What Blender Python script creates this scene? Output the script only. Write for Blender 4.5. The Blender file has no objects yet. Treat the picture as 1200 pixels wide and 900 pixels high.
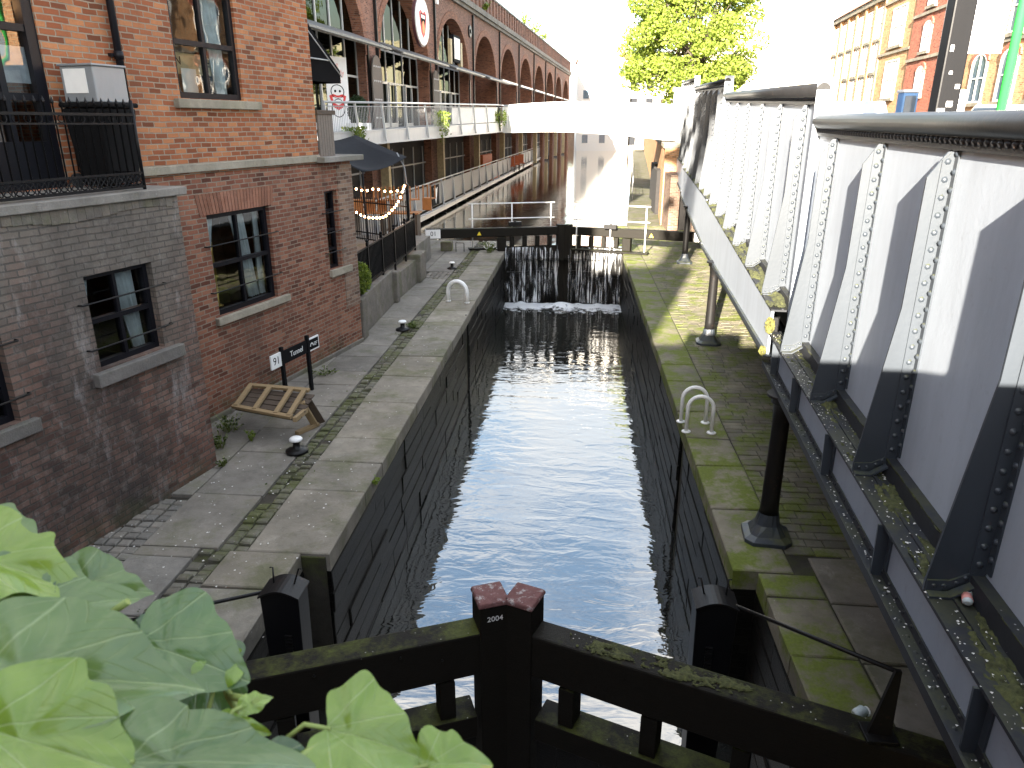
import bpy, math, random
from mathutils import Matrix, Vector, noise as mnoise
R = math.radians
PI = math.pi
random.seed(11)
S = bpy.context.scene
COL = S.collection

# ------------------------------------------------------------------ camera, sky, sun, exposure
cd = bpy.data.cameras.new("camera")
cam = bpy.data.objects.new("camera", cd)
COL.objects.link(cam)
cd.sensor_width = 36.0
cd.lens = 850.0 / 1200.0 * 36.0
cd.clip_start = 0.02
cd.clip_end = 6000
cam.location = (0, 0, 4.7)
cam.rotation_euler = (PI / 2 - R(19.7392), 0, R(4.9365))
S.camera = cam
cd.dof.use_dof = True
cd.dof.focus_distance = 9.0
cd.dof.aperture_fstop = 13.0

SUN_EL, SUN_AZ = R(15.2), R(14.0)          # light travels towards +Y, a little to +X
S.view_settings.view_transform = 'Standard'
S.view_settings.look = 'None'
S.view_settings.gamma = 1
S.view_settings.exposure = 3.1
S.view_settings.use_curve_mapping = False

W = bpy.data.worlds.new("World")
S.world = W
W.use_nodes = True
nt = W.node_tree
nt.nodes.clear()
wo = nt.nodes.new('ShaderNodeOutputWorld')
bg = nt.nodes.new('ShaderNodeBackground')
sky = nt.nodes.new('ShaderNodeTexSky')
sky.sky_type = 'NISHITA'
sky.sun_disc = False
sky.sun_elevation = SUN_EL
sky.sun_rotation = R(180.0 + 14.0)
sky.air_density = 1.0
sky.dust_density = 0.8
sky.ozone_density = 0.7
tc = nt.nodes.new('ShaderNodeTexCoord')
mp = nt.nodes.new('ShaderNodeMapping')
mp.inputs['Scale'].default_value = (1, 1, 2.2)
nz = nt.nodes.new('ShaderNodeTexNoise')
nz.inputs['Scale'].default_value = 2.6
nz.inputs['Detail'].default_value = 7
nz.inputs['Roughness'].default_value = 0.6
cr = nt.nodes.new('ShaderNodeValToRGB')
cr.color_ramp.elements[0].position = 0.40
cr.color_ramp.elements[0].color = (0, 0, 0, 1)
cr.color_ramp.elements[1].position = 0.62
cr.color_ramp.elements[1].color = (1, 1, 1, 1)
mx = nt.nodes.new('ShaderNodeMix')
mx.data_type = 'RGBA'
mx.inputs[7].default_value = (4.6, 4.6, 4.6, 1)
L = nt.links.new
L(tc.outputs['Generated'], mp.inputs['Vector'])
L(mp.outputs['Vector'], nz.inputs['Vector'])
L(nz.outputs['Fac'], cr.inputs['Fac'])
L(cr.outputs['Color'], mx.inputs[0])
L(sky.outputs['Color'], mx.inputs[6])
L(mx.outputs[2], bg.inputs['Color'])
bg.inputs['Strength'].default_value = 0.08
L(bg.outputs['Background'], wo.inputs['Surface'])

sl = bpy.data.lights.new("sun", 'SUN')
sl.energy = 5.0
sl.angle = R(0.5)
sl.color = (1.0, 0.90, 0.76)
sun = bpy.data.objects.new("sun", sl)
COL.objects.link(sun)
dv = Vector((math.sin(SUN_AZ) * math.cos(SUN_EL), math.cos(SUN_AZ) * math.cos(SUN_EL), -math.sin(SUN_EL)))
sun.rotation_euler = dv.to_track_quat('-Z', 'Y').to_euler()
sun.location = (-8, -30, 30)


# ------------------------------------------------------------------ node helpers / materials
class NT:
    def __init__(s, name):
        s.m = bpy.data.materials.new(name)
        s.m.use_nodes = True
        s.t = s.m.node_tree
        s.t.nodes.clear()
        s.out = s.t.nodes.new('ShaderNodeOutputMaterial')

    def n(s, typ, **kw):
        k = s.t.nodes.new('ShaderNode' + typ)
        for a, b in kw.items():
            setattr(k, a, b)
        return k

    def link(s, a, b):
        s.t.links.new(a, b)

    def put(s, sock, v):
        if hasattr(v, 'is_output'):
            s.link(v, sock)
        elif isinstance(v, (tuple, list)) and len(v) == 3 and sock.type == 'RGBA':
            sock.default_value = (*v, 1)
        else:
            sock.default_value = v

    def coord(s, kind='Object'):
        return s.n('TexCoord').outputs[kind]

    def pos(s):
        return s.n('NewGeometry').outputs['Position']

    def island(s):
        return s.n('NewGeometry').outputs['Random Per Island']

    def noise(s, scale, detail=4, rough=.55, vec=None, out='Fac', dist=0.0):
        k = s.n('TexNoise')
        k.inputs['Scale'].default_value = scale
        k.inputs['Detail'].default_value = detail
        k.inputs['Roughness'].default_value = rough
        k.inputs['Distortion'].default_value = dist
        if vec is not None:
            s.link(vec, k.inputs['Vector'])
        return k.outputs[out]

    def voro(s, scale, vec=None, out='Distance', rnd=1.0):
        k = s.n('TexVoronoi')
        k.inputs['Scale'].default_value = scale
        k.inputs['Randomness'].default_value = rnd
        if vec is not None:
            s.link(vec, k.inputs['Vector'])
        return k.outputs[out]

    def scale(s, vec, sc):
        k = s.n('Mapping')
        k.inputs['Scale'].default_value = sc
        s.link(vec, k.inputs['Vector'])
        return k.outputs[0]

    def ramp(s, fac, a, b, ca=(0, 0, 0), cb=(1, 1, 1)):
        k = s.n('ValToRGB')
        e = k.color_ramp.elements
        e[0].position, e[1].position = a, b
        e[0].color, e[1].color = (*ca, 1), (*cb, 1)
        s.link(fac, k.inputs[0])
        return k.outputs[0]

    def mix(s, fac, a, b, blend='MIX'):
        k = s.n('Mix', data_type='RGBA', blend_type=blend)
        s.put(k.inputs[0], fac)
        s.put(k.inputs[6], a)
        s.put(k.inputs[7], b)
        return k.outputs[2]

    def math(s, op, a, b=0.0, c=0.0):
        k = s.n('Math', operation=op)
        s.put(k.inputs[0], a)
        s.put(k.inputs[1], b)
        s.put(k.inputs[2], c)
        return k.outputs[0]

    def sep(s, vec):
        k = s.n('SeparateXYZ')
        s.link(vec, k.inputs[0])
        return k.outputs

    def comb(s, x, y, z):
        k = s.n('CombineXYZ')
        for i, v in enumerate((x, y, z)):
            s.put(k.inputs[i], v)
        return k.outputs[0]

    def nz_up(s):
        return s.sep(s.n('NewGeometry').outputs['Normal'])[2]

    def bump(s, h, strength=.3, dist=.02):
        k = s.n('Bump')
        k.inputs['Strength'].default_value = strength
        k.inputs['Distance'].default_value = dist
        s.link(h, k.inputs['Height'])
        return k.outputs[0]

    def bsdf(s, col, rough=.7, metal=0., normal=None, spec=.5, **kw):
        k = s.n('BsdfPrincipled')
        s.put(k.inputs['Base Color'], col)
        s.put(k.inputs['Roughness'], rough)
        s.put(k.inputs['Metallic'], metal)
        s.put(k.inputs['Specular IOR Level'], spec)
        if normal is not None:
            s.link(normal, k.inputs['Normal'])
        for a, b in kw.items():
            s.put(k.inputs[a.replace('_', ' ')], b)
        return k.outputs[0]

    def done(s, sh):
        s.link(sh, s.out.inputs[0])
        return s.m


def plain(name, col, rough=.6, metal=0., var=.25, nscale=6., bump=.0, spec=.5):
    t = NT(name)
    n = t.noise(nscale, 5, .6, t.coord())
    c = t.mix(t.ramp(n, .3, .75), tuple(x * (1 - var) for x in col), tuple(min(1, x * (1 + var)) for x in col))
    nm = t.bump(t.noise(nscale * 6, 4, .6, t.coord()), bump, .01) if bump else None
    return t.done(t.bsdf(c, rough, metal, nm, spec))


def emit(name, col, st):
    t = NT(name)
    k = t.n('Emission')
    k.inputs[0].default_value = (*col, 1)
    k.inputs[1].default_value = st
    return t.done(k.outputs[0])


def brick(name, c1, c2, mortar, bw=.225, bh=.075, ms=.0095, stain=(.06, .05, .05), stain_amt=.5, stain_scale=.7, bumpd=.012, rough=.85,
          grey=None, moss=0.0, wash=None, spec=.25):
    t = NT(name)
    o = t.coord()
    x, y, z = t.sep(o)
    wob = t.math('ADD', t.math('MULTIPLY', t.math('SUBTRACT', t.noise(1.7, 2, .5, o), .5), .03), t.math('MULTIPLY', t.math('SUBTRACT', t.noise(9, 3, .6, o), .5), .014))
    v = t.comb(t.math('ADD', t.math('ADD', x, y), t.math('MULTIPLY', t.math('SUBTRACT', t.noise(8, 2, .5, t.scale(o, (1, 1, 2))), .5), .03)), t.math('ADD', z, wob), 0.0)
    k = t.n('TexBrick')
    k.offset = .5
    t.link(v, k.inputs['Vector'])
    k.inputs['Color1'].default_value = (0, 0, 0, 1)
    k.inputs['Color2'].default_value = (1, 1, 1, 1)
    k.inputs['Mortar'].default_value = (.5, .5, .5, 1)
    k.inputs['Scale'].default_value = 1
    k.inputs['Mortar Size'].default_value = ms
    k.inputs['Mortar Smooth'].default_value = .25
    k.inputs['Brick Width'].default_value = bw
    k.inputs['Row Height'].default_value = bh
    k.inputs['Bias'].default_value = 0
    r = t.n('ValToRGB')
    e = r.color_ramp.elements
    e[0].color, e[1].color = (*[q * .38 for q in c1], 1), (*c2, 1)
    e.new(.16).color = (*[q * .8 for q in c1], 1)
    e.new(.4).color = (*c1, 1)
    e.new(.7).color = (*[(a + b) / 2 for a, b in zip(c1, c2)], 1)
    t.link(k.outputs['Color'], r.inputs[0])
    fine = t.noise(38, 5, .7, o)
    bc = t.mix(t.math('MULTIPLY', fine, .55), r.outputs[0], tuple(q * .45 for q in c1))
    mc = t.mix(t.noise(5, 4, .6, o), mortar, tuple(q * .5 for q in mortar))
    c = t.mix(k.outputs['Fac'], bc, mc)
    big = t.noise(stain_scale, 6, .65, t.scale(o, (1, 1, .6)))
    sk = t.ramp(t.noise(1.0, 6, .7, t.scale(o, (2.6, 2.6, .22))), .5, .72)
    c = t.mix(t.math('MULTIPLY', sk, stain_amt * .75), c, tuple(q * .75 for q in stain))
    c = t.mix(t.math('MULTIPLY', t.ramp(big, .45, .75), stain_amt), c, stain)
    if wash:
        wn = t.noise(.9, 7, .72, t.scale(o, (1.6, 1.6, .55)))
        zr = t.ramp(t.math('MULTIPLY_ADD', z, .25, t.math('SUBTRACT', wn, .5)), wash[1], wash[2])
        c = t.mix(t.math('MULTIPLY', zr, wash[3]), c, t.mix(t.noise(3.5, 6, .7, o), wash[0], tuple(q * .55 for q in wash[0])))
        c = t.mix(t.math('MULTIPLY', k.outputs['Fac'], .6), c, (.045, .04, .036))
        so = t.ramp(t.noise(1.0, 7, .7, t.scale(o, (1.1, 1.1, .45))), .47, .66)
        c = t.mix(t.math('MULTIPLY', so, .72), c, (.042, .037, .035))
        c = t.mix(t.math('MULTIPLY', t.ramp(t.noise(7, 7, .75, o), .5, .7), .35), c, (.27, .24, .21))
        eff = t.ramp(t.noise(2.3, 8, .75, t.scale(o, (1.3, 1.3, .4))), .56, .7)
        c = t.mix(t.math('MULTIPLY', eff, .4), c, (.42, .40, .39))
    if moss:
        mm = t.ramp(t.math('SUBTRACT', t.noise(2.2, 6, .7, o), t.math('MULTIPLY', z, .5)), .35, .6)
        c = t.mix(t.math('MULTIPLY', mm, moss), c, (.05, .06, .02))
    h = t.math('SUBTRACT', t.math('MULTIPLY', fine, .5), k.outputs['Fac'])
    return t.done(t.bsdf(c, rough, 0, t.bump(h, .7, bumpd), spec))


def stone(name, c1, c2, moss=0.0, moss_c=(.10, .115, .025), rough=.85, scale=3.0, island=.5, specks=True, mscale=1.3, thr=(.48, .62)):
    t = NT(name)
    p = t.pos()
    n1 = t.noise(scale, 7, .65, p)
    c = t.mix(t.ramp(n1, .3, .72), c1, c2)
    if island:
        isl = t.island()
        c = t.mix(t.math('MULTIPLY', isl, island), c, tuple(q * .45 for q in c1))
        c = t.mix(t.math('MULTIPLY', t.math('FRACT', t.math('MULTIPLY', isl, 7.31)), island * .5), c, (c2[0] * 1.25, c2[1] * 1.12, c2[2] * .95))
    c = t.mix(t.math('MULTIPLY', t.ramp(t.noise(.8, 5, .6, p), .42, .72), .55), c, tuple(q * .4 for q in c1))
    c = t.mix(t.math('MULTIPLY', t.ramp(t.noise(4.5, 8, .75, p), .52, .68), .4), c, tuple(q * .5 for q in c1))
    c = t.mix(t.math('MULTIPLY', t.ramp(t.noise(2.7, 7, .75, t.scale(p, (1.3, 1, 1))), .56, .7), .3), c, tuple(min(1, q * 1.5) for q in c2))
    if specks:
        vs = t.voro(9, p)
        c = t.mix(t.math('MULTIPLY', t.ramp(vs, .02, .09, (1, 1, 1), (0, 0, 0)), .35), c, (.55, .54, .5))
    if moss:
        m = t.ramp(t.noise(mscale, 8, .72, p), *thr)
        c = t.mix(t.math('MULTIPLY', m, moss), c, t.mix(t.noise(30, 3, .6, p), moss_c, tuple(q * .4 for q in moss_c)))
    h = t.math('ADD', t.noise(55, 4, .7, p), t.math('MULTIPLY', t.noise(7, 5, .6, p), 2.))
    return t.done(t.bsdf(c, rough, 0, t.bump(h, .45, .02), .3))


def timber(name, col, moss=.0, rough=.6, specks=.0, spec=.4):
    t = NT(name)
    o = t.coord()
    p = t.pos()
    g = t.noise(9, 6, .7, t.scale(o, (1, 12, 12)))
    c = t.mix(g, tuple(q * .5 for q in col), tuple(q * 1.5 for q in col))
    if moss:
        up = t.ramp(t.nz_up(), .5, .9)
        m = t.math('MULTIPLY', up, t.ramp(t.noise(1.3, 8, .75, p), .48, .62))
        c = t.mix(t.math('MULTIPLY', m, moss), c, t.mix(t.noise(40, 3, .6, p), (.10, .11, .02), (.03, .04, .012)))
    if specks:
        up = t.ramp(t.nz_up(), .2, .8)
        v = t.voro(15, p)
        msk = t.ramp(v, .05, .10, (1, 1, 1), (0, 0, 0))
        msk = t.math('MULTIPLY', msk, t.ramp(t.noise(1.5, 3, .5, p), .45, .6))
        c = t.mix(t.math('MULTIPLY', t.math('MULTIPLY', msk, up), specks), c, (.7, .68, .64))
    h = t.math('ADD', g, t.noise(60, 3, .6, o))
    return t.done(t.bsdf(c, rough, 0, t.bump(h, .35, .01), spec))


def steel(name, col, rough=.4, moss=.0, rust=.0, specks=.0, spec=.5, streak=.25):
    t = NT(name)
    o = t.coord()
    p = t.pos()
    n = t.noise(4, 6, .65, t.scale(p, (1, 1, .25)))
    c = t.mix(t.math('MULTIPLY', t.ramp(n, .4, .75), streak), col, tuple(q * .45 for q in col))
    if rust:
        c = t.mix(t.math('MULTIPLY', t.ramp(t.noise(11, 7, .75, p), .58, .68), rust), c, (.09, .05, .03))
    up = t.ramp(t.nz_up(), .3, .8)
    if moss:
        m = t.math('MULTIPLY', t.ramp(t.noise(3.2, 8, .75, p), .44, .58), up)
        c = t.mix(t.math('MULTIPLY', m, moss), c, t.mix(t.noise(45, 3, .6, p), (.16, .16, .03), (.05, .055, .02)))
    if specks:
        v = t.voro(16, p)
        msk = t.math('MULTIPLY', t.ramp(v, .05, .1, (1, 1, 1), (0, 0, 0)), t.ramp(t.noise(2.5, 3, .5, p), .42, .6))
        c = t.mix(t.math('MULTIPLY', t.math('MULTIPLY', msk, up), specks), c, (.72, .7, .68))
    return t.done(t.bsdf(c, rough, 0, t.bump(t.noise(25, 5, .6, p), .12, .01), spec))


def leafmat(name, c1, c2, trans=.45, rough=.45, scale=3.):
    t = NT(name)
    isl = t.island()
    c = t.mix(isl, c1, c2)
    c = t.mix(t.math('MULTIPLY', t.noise(scale, 3, .6, t.pos()), .5), c, tuple(q * .5 for q in c1))
    a = t.bsdf(c, rough, 0, None, .35)
    b = t.n('BsdfTranslucent')
    t.put(b.inputs[0], c)
    mixs = t.n('MixShader')
    mixs.inputs[0].default_value = trans
    t.link(a, mixs.inputs[1])
    t.link(b.outputs[0], mixs.inputs[2])
    return t.done(mixs.outputs[0])


def glassmat(name, refl_col=(1, 1, 1), tint=(.75, .8, .8), ior=1.5):
    t = NT(name)
    g = t.n('BsdfGlossy')
    g.inputs['Roughness'].default_value = .015
    t.put(g.inputs[0], refl_col)
    nm = t.bump(t.noise(1.6, 2, .5, t.coord()), .08, .05)
    t.link(nm, g.inputs['Normal'])
    tr = t.n('BsdfTransparent')
    t.put(tr.inputs[0], tint)
    fr = t.n('Fresnel')
    fr.inputs[0].default_value = ior
    m = t.n('MixShader')
    t.link(t.math('MULTIPLY_ADD', fr.outputs[0], 1.0, .04), m.inputs[0])
    t.link(tr.outputs[0], m.inputs[1])
    t.link(g.outputs[0], m.inputs[2])
    return t.done(m.outputs[0])


def watermat(name, body, scale, strength, ior=1.33, gain=1.0, ax=1.0, base=0.0):
    t = NT(name)
    p = t.scale(t.pos(), (1.0, ax, 1.0))
    h = t.math('ADD', t.noise(scale, 3, .5, p, dist=.6), t.math('MULTIPLY', t.noise(scale * .28, 2, .5, p), 1.6))
    h = t.math('ADD', h, t.math('MULTIPLY', t.noise(scale * 3.2, 2, .5, p), .07))
    nm = t.bump(h, strength, .06)
    g = t.n('BsdfGlossy')
    g.inputs['Roughness'].default_value = .02
    t.put(g.inputs[0], (1.0, .97, .92))
    t.link(nm, g.inputs['Normal'])
    d = t.bsdf(body, .6, 0, None, .0)
    fr = t.n('Fresnel')
    fr.inputs[0].default_value = ior
    t.link(nm, fr.inputs['Normal'])
    m = t.n('MixShader')
    t.link(t.math('MINIMUM', t.math('MULTIPLY_ADD', fr.outputs[0], gain, base), 1.0), m.inputs[0])
    t.link(d, m.inputs[1])
    t.link(g.outputs[0], m.inputs[2])
    return t.done(m.outputs[0])


M = {}
M['brick_up'] = brick('brick_orange_red', (.33, .105, .045), (.55, .24, .105), (.38, .31, .23), stain=(.10, .06, .045), stain_amt=.35)
M['brick_low'] = brick('brick_dark_red', (.22, .08, .048), (.36, .165, .10), (.31, .25, .19), stain=(.075, .052, .04), stain_amt=.55, moss=.6)
M['brick_grey'] = brick('brick_sooty_painted', (.17, .085, .062), (.28, .16, .12), (.21, .18, .145), stain=(.055, .047, .04), stain_amt=.85, stain_scale=1.1,
                        moss=.4, wash=((.19, .17, .142), .36, .80, .85))
M['brick_via'] = brick('brick_viaduct', (.25, .105, .07), (.40, .19, .125), (.33, .27, .22), bw=.23, bh=.08, stain=(.10, .08, .075), stain_amt=.6, stain_scale=.25)
M['brick_arch'] = brick('brick_arch_lining', (.30, .115, .065), (.42, .18, .10), (.3, .23, .18), stain=(.1, .06, .05), stain_amt=.4)
M['brick_pier'] = brick('brick_pale_pier', (.22, .13, .09), (.34, .22, .15), (.34, .28, .22), stain=(.12, .1, .09), stain_amt=.5)
M['brick_street'] = brick('brick_street_orange', (.60, .30, .13), (.70, .40, .20), (.6, .45, .3), stain=(.55, .3, .16), stain_amt=.2)
M['brick_street_red'] = brick('brick_street_red', (.40, .11, .065), (.52, .17, .10), (.45, .28, .2), stain=(.3, .12, .08), stain_amt=.2)
M['lockwall'] = brick('lock_wall_blocks', (.0045, .004, .0033), (.012, .0105, .008), (.014, .013, .011), bw=.31, bh=.11, ms=.004, stain=(.006, .006, .004),
                      stain_amt=.9, stain_scale=1.6, bumpd=.03, rough=.45, moss=.0, spec=.12)
M['stone_trim'] = stone('sandstone_trim', (.26, .23, .18), (.36, .32, .25), .25, island=0, specks=False)
M['stone_dark'] = stone('grimy_sill_stone', (.12, .11, .10), (.19, .175, .16), .2, island=0, specks=False)
M['stone_cap'] = stone('weathered_coping', (.17, .155, .14), (.27, .25, .22), .3, island=0)
M['flag'] = stone('flagstone', (.15, .139, .123), (.26, .243, .215), .4, thr=(.52, .66))
M['coping'] = stone('lock_coping_stone', (.17, .156, .13), (.295, .273, .23), .5)
M['coping_moss'] = stone('mossy_lock_coping', (.14, .128, .095), (.24, .222, .17), 1.0, (.155, .19, .027), thr=(.43, .56), mscale=1.8)
M['sett'] = stone('stone_setts', (.12, .11, .09), (.2, .19, .155), .75, thr=(.42, .58))
M['sett_moss'] = stone('mossy_setts', (.13, .12, .09), (.23, .21, .155), .95, (.145, .175, .03), thr=(.46, .58), mscale=1.7)
M['soil'] = stone('joint_soil', (.03, .026, .019), (.06, .052, .04), .8, (.075, .085, .02), island=0, specks=False, mscale=.9)
M['oldwall'] = stone('old_stone_wall', (.13, .115, .1), (.22, .195, .165), .45, scale=5)
M['asphalt'] = plain('asphalt', (.05, .05, .052), .9, 0, .3, 20, .3)
M['ground'] = plain('far_ground', (.12, .11, .09), .95, 0, .3, .05)
M['black'] = steel('black_painted_metal', (.006, .006, .007), .45, spec=.18)
M['blackmat'] = plain('black_matt', (.006, .006, .0065), .85, spec=.15)
M['glass_bar'] = glassmat('bar_front_glass', (.07, .075, .06), (.5, .5, .45))
M['windark'] = plain('dark_distant_glazing', (.018, .02, .024), .6, 0, .2, spec=.1)
M['roofdark'] = plain('dark_brown_roof', (.05, .035, .03), .9, 0, .2, spec=.1)
M['window_black'] = steel('black_window_paint', (.008, .008, .011), .4, spec=.2)
M['white'] = steel('white_paint', (.78, .78, .76), .4, rust=.25, streak=.15)
M['whitep'] = plain('white_board', (.8, .8, .78), .5, 0, .05)
M['panel'] = steel('pale_grey_girder_paint', (.37, .41, .465), .42, rust=.12, streak=.3)
M['rib'] = steel('slate_grey_girder_paint', (.036, .044, .055), .42, moss=.5, streak=.3)
M['ledge'] = steel('dark_ledge_plate', (.026, .028, .033), .55, moss=.22, specks=.9, spec=.25)
M['webp'] = steel('grey_girder_web', (.25, .285, .34), .45, rust=.2)
M['rail'] = steel('weathered_rail_paint', (.018, .018, .019), .42, streak=.4, rust=.4, spec=.25)
M['moss'] = plain('moss', (.13, .125, .03), .95, 0, .6, 30, .6)
M['moss2'] = plain('dark_moss', (.06, .065, .02), .95, 0, .6, 30, .6)
M['gate'] = timber('black_gate_timber', (.012, .0105, .008), .8, .6, .95, .12)
M['gate_wet'] = timber('wet_gate_planks', (.006, .0055, .005), .1, .45, 0, .15)
M['redcap'] = stone('red_post_cap_paint', (.12, .05, .047), (.20, .10, .093), .8, (.5, .47, .45), island=0, scale=8, mscale=14, thr=(.55, .62))
M['iron'] = steel('rusty_black_iron', (.009, .0085, .0085), .45, rust=.3, spec=.25)
M['wood'] = timber('bare_pale_timber', (.25, .175, .09), 0, .7)
M['wood2'] = timber('brown_timber', (.07, .05, .035), 0, .7)
M['slats'] = timber('weathered_slats', (.15, .125, .105), 0, .8)
M['steelgrey'] = steel('grey_steel', (.34, .345, .35), .4)
M['steelpale'] = steel('pale_steel', (.42, .42, .41), .4)
M['mesh'] = plain('grey_mesh_panel', (.13, .135, .14), .5, 0, .1)
M['canopy'] = plain('grey_canopy_mesh', (.15, .15, .15), .5, .3, .4, 8)
M['fabric'] = plain('black_awning_fabric', (.004, .004, .0045), .9, spec=.1)
M['fabric2'] = plain('charcoal_sail_fabric', (.012, .013, .016), .85, spec=.15)
M['glass'] = glassmat('window_glass')
M['curtain'] = plain('pale_curtain', (.74, .77, .77), .9, 0, .25, 5)
M['dark'] = plain('dark_interior', (.02, .018, .017), .9)
M['warmdark'] = plain('warm_interior', (.10, .055, .03), .9, 0, .6, 2)
M['cream'] = plain('cream_column_paint', (.45, .36, .2), .6)
M['orange'] = plain('orange_upholstery', (.42, .10, .03), .7)
M['chairwood'] = plain('orange_chair_wood', (.38, .16, .05), .5)
M['yellow'] = plain('warning_yellow', (.8, .6, .03), .5, 0, .05)
M['red'] = plain('red_print', (.62, .03, .03), .5, 0, .05)
M['redpale'] = plain('faded_red_print', (.7, .3, .26), .5, 0, .05)
M['bulb'] = emit('lit_bulb', (1.0, .5, .22), 9)
M['render'] = plain('pale_render', (.72, .70, .66), .8, 0, .08)
M['render2'] = plain('cream_render', (.66, .58, .46), .8, 0, .08)
M['roof'] = plain('red_clay_roof', (.45, .20, .13), .8, 0, .2)
M['slate'] = plain('grey_roof', (.2, .2, .21), .7, 0, .2)
M['winblue'] = plain('blue_grey_glazing', (.10, .14, .19), .1, 0, .3, 1, spec=.8)
M['winpale'] = plain('pale_blind', (.62, .58, .5), .5, 0, .15, 2)
M['green'] = plain('green_pole_paint', (.03, .38, .06), .4, 0, .05)
M['blue'] = plain('blue_plastic', (.12, .26, .5), .5, 0, .1)
M['carpaint'] = plain('pale_car_paint', (.6, .63, .68), .2, 0, .03)
M['carblue'] = plain('blue_car_paint', (.42, .48, .62), .2, 0, .03)
M['tyre'] = plain('tyre_rubber', (.02, .02, .02), .9)
M['leaf_tree'] = leafmat('young_tree_leaves', (.22, .31, .045), (.40, .47, .10), .5)
M['leaf_bush'] = leafmat('bright_bush_leaves', (.10, .16, .02), (.28, .34, .05), .45)
M['leaf_weed'] = leafmat('weed_leaves', (.04, .07, .015), (.12, .15, .03), .35)
M['leaf_dark'] = leafmat('conifer_leaves', (.015, .035, .012), (.04, .075, .025), .2)
M['bark'] = plain('bark', (.10, .08, .06), .9, 0, .4, 10, .5)
M['flower'] = plain('white_petals', (.75, .74, .72), .8, 0, .08)
M['litter'] = plain('pale_litter', (.6, .58, .54), .8, 0, .2)
M['plastic'] = plain('clear_plastic_litter', (.55, .62, .62), .25, 0, .15, 20)
M['silver'] = steel('galvanised_box', (.22, .235, .25), .35)
M['lock_water'] = watermat('lock_water', (.016, .017, .015), 1.5, .20, 1.35, .5, ax=2.3, base=.26)
M['canal_water'] = watermat('canal_water', (.012, .012, .009), 4.5, .08, 1.4, 1.3)


def ivymat(name, c1, c2, trc):
    t = NT(name)
    uv = t.coord('UV')
    x, y, z = t.sep(uv)
    isl = t.n('ObjectInfo').outputs['Random']
    base = t.mix(isl, c1, c2)
    n = t.noise(9, 5, .65, t.coord())
    base = t.mix(t.math('MULTIPLY', t.ramp(n, .4, .7), .5), base, tuple(q * .6 for q in c1))
    ang = t.math('ARCTAN2', x, t.math('ADD', y, .02))
    rad = t.math('SQRT', t.math('ADD', t.math('MULTIPLY', x, x), t.math('MULTIPLY', y, y)))
    aa = t.math('ABSOLUTE', ang)
    v = t.math('MINIMUM', aa, t.math('MINIMUM', t.math('ABSOLUTE', t.math('SUBTRACT', aa, .55)), t.math('ABSOLUTE', t.math('SUBTRACT', aa, 1.2))))
    vn = t.math('ABSOLUTE', t.math('SUBTRACT', t.math('FRACT', t.math('ADD', t.math('MULTIPLY', rad, 7.), t.math('MULTIPLY', v, 6.))), .5))
    w = t.math('DIVIDE', .012, t.math('ADD', rad, .10))
    vein = t.math('MAXIMUM', t.math('MULTIPLY', t.ramp(t.math('DIVIDE', v, w), .4, 1.0, (1, 1, 1), (0, 0, 0)), .4), t.math('MULTIPLY', t.ramp(vn, .0, .06, (1, 1, 1), (0, 0, 0)), .12))
    vc = t.mix(vein, base, (.42, .5, .25))
    edge = t.ramp(t.math('ADD', rad, t.math('MULTIPLY', t.noise(4, 4, .6, t.coord()), .3)), 1.0, 1.25)
    vc = t.mix(t.math('MULTIPLY', edge, .35), vc, (.5, .55, .34))
    nm = t.bump(t.math('ADD', t.math('MULTIPLY', vein, -1.5), t.noise(16, 3, .5, t.coord())), .35, .004)
    a = t.bsdf(vc, .24, 0, nm, .8)
    b = t.n('BsdfTranslucent')
    t.put(b.inputs[0], t.mix(.5, vc, trc))
    m = t.n('MixShader')
    m.inputs[0].default_value = .26
    t.link(a, m.inputs[1])
    t.link(b.outputs[0], m.inputs[2])
    return t.done(m.outputs[0])


M['ivy'] = ivymat('ivy_leaf_pale', (.085, .16, .042), (.14, .215, .06), (.25, .36, .07))
M['ivy_y'] = ivymat('ivy_leaf_young', (.17, .28, .028), (.23, .33, .045), (.36, .46, .03))
M['ivy_d'] = ivymat('ivy_leaf_dark', (.045, .10, .03), (.07, .13, .04), (.14, .26, .03))
M['ivystem'] = plain('ivy_stem', (.22, .28, .07), .6)


def fallmat():
    t = NT('falling_water')
    x, y, z = t.sep(t.coord())
    v = t.comb(t.math('MULTIPLY', x, 15.0), t.math('MULTIPLY', z, .7), 0.)
    n = t.noise(1.0, 5, .65, v)
    big = t.noise(.9, 3, .6, t.comb(t.math('MULTIPLY', x, 3.4), t.math('MULTIPLY', z, .9), 3.0))
    f = t.math('MULTIPLY', t.ramp(n, .46, .62), t.ramp(big, .39, .55))
    tr = t.n('BsdfTransparent')
    d = t.bsdf((.8, .82, .84), .25, 0, None, .5)
    m = t.n('MixShader')
    t.link(t.math('MULTIPLY', f, .92), m.inputs[0])
    t.link(tr.outputs[0], m.inputs[1])
    t.link(d, m.inputs[2])
    return t.done(m.outputs[0])


def foammat():
    t = NT('foam')
    p = t.pos()
    n = t.math('MULTIPLY_ADD', t.math('SUBTRACT', t.noise(3.5, 7, .75, p), .5), 1.7, .5)
    x, y, z = t.sep(p)
    g = t.ramp(t.math('MULTIPLY', t.math('SUBTRACT', y, 26.5), .66), .0, 1.0)
    f = t.ramp(t.math('ADD', n, t.math('MULTIPLY', t.math('SUBTRACT', g, .5), .62)), .5, .66)
    tr = t.n('BsdfTransparent')
    d = t.bsdf((.7, .72, .74), .5, 0, t.bump(n, .6, .05), .4)
    m = t.n('MixShader')
    t.link(f, m.inputs[0])
    t.link(tr.outputs[0], m.inputs[1])
    t.link(d, m.inputs[2])
    return t.done(m.outputs[0])


M['fall'] = fallmat()
M['foam'] = foammat()

# ------------------------------------------------------------------ mesh builder
WM = {}


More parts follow.
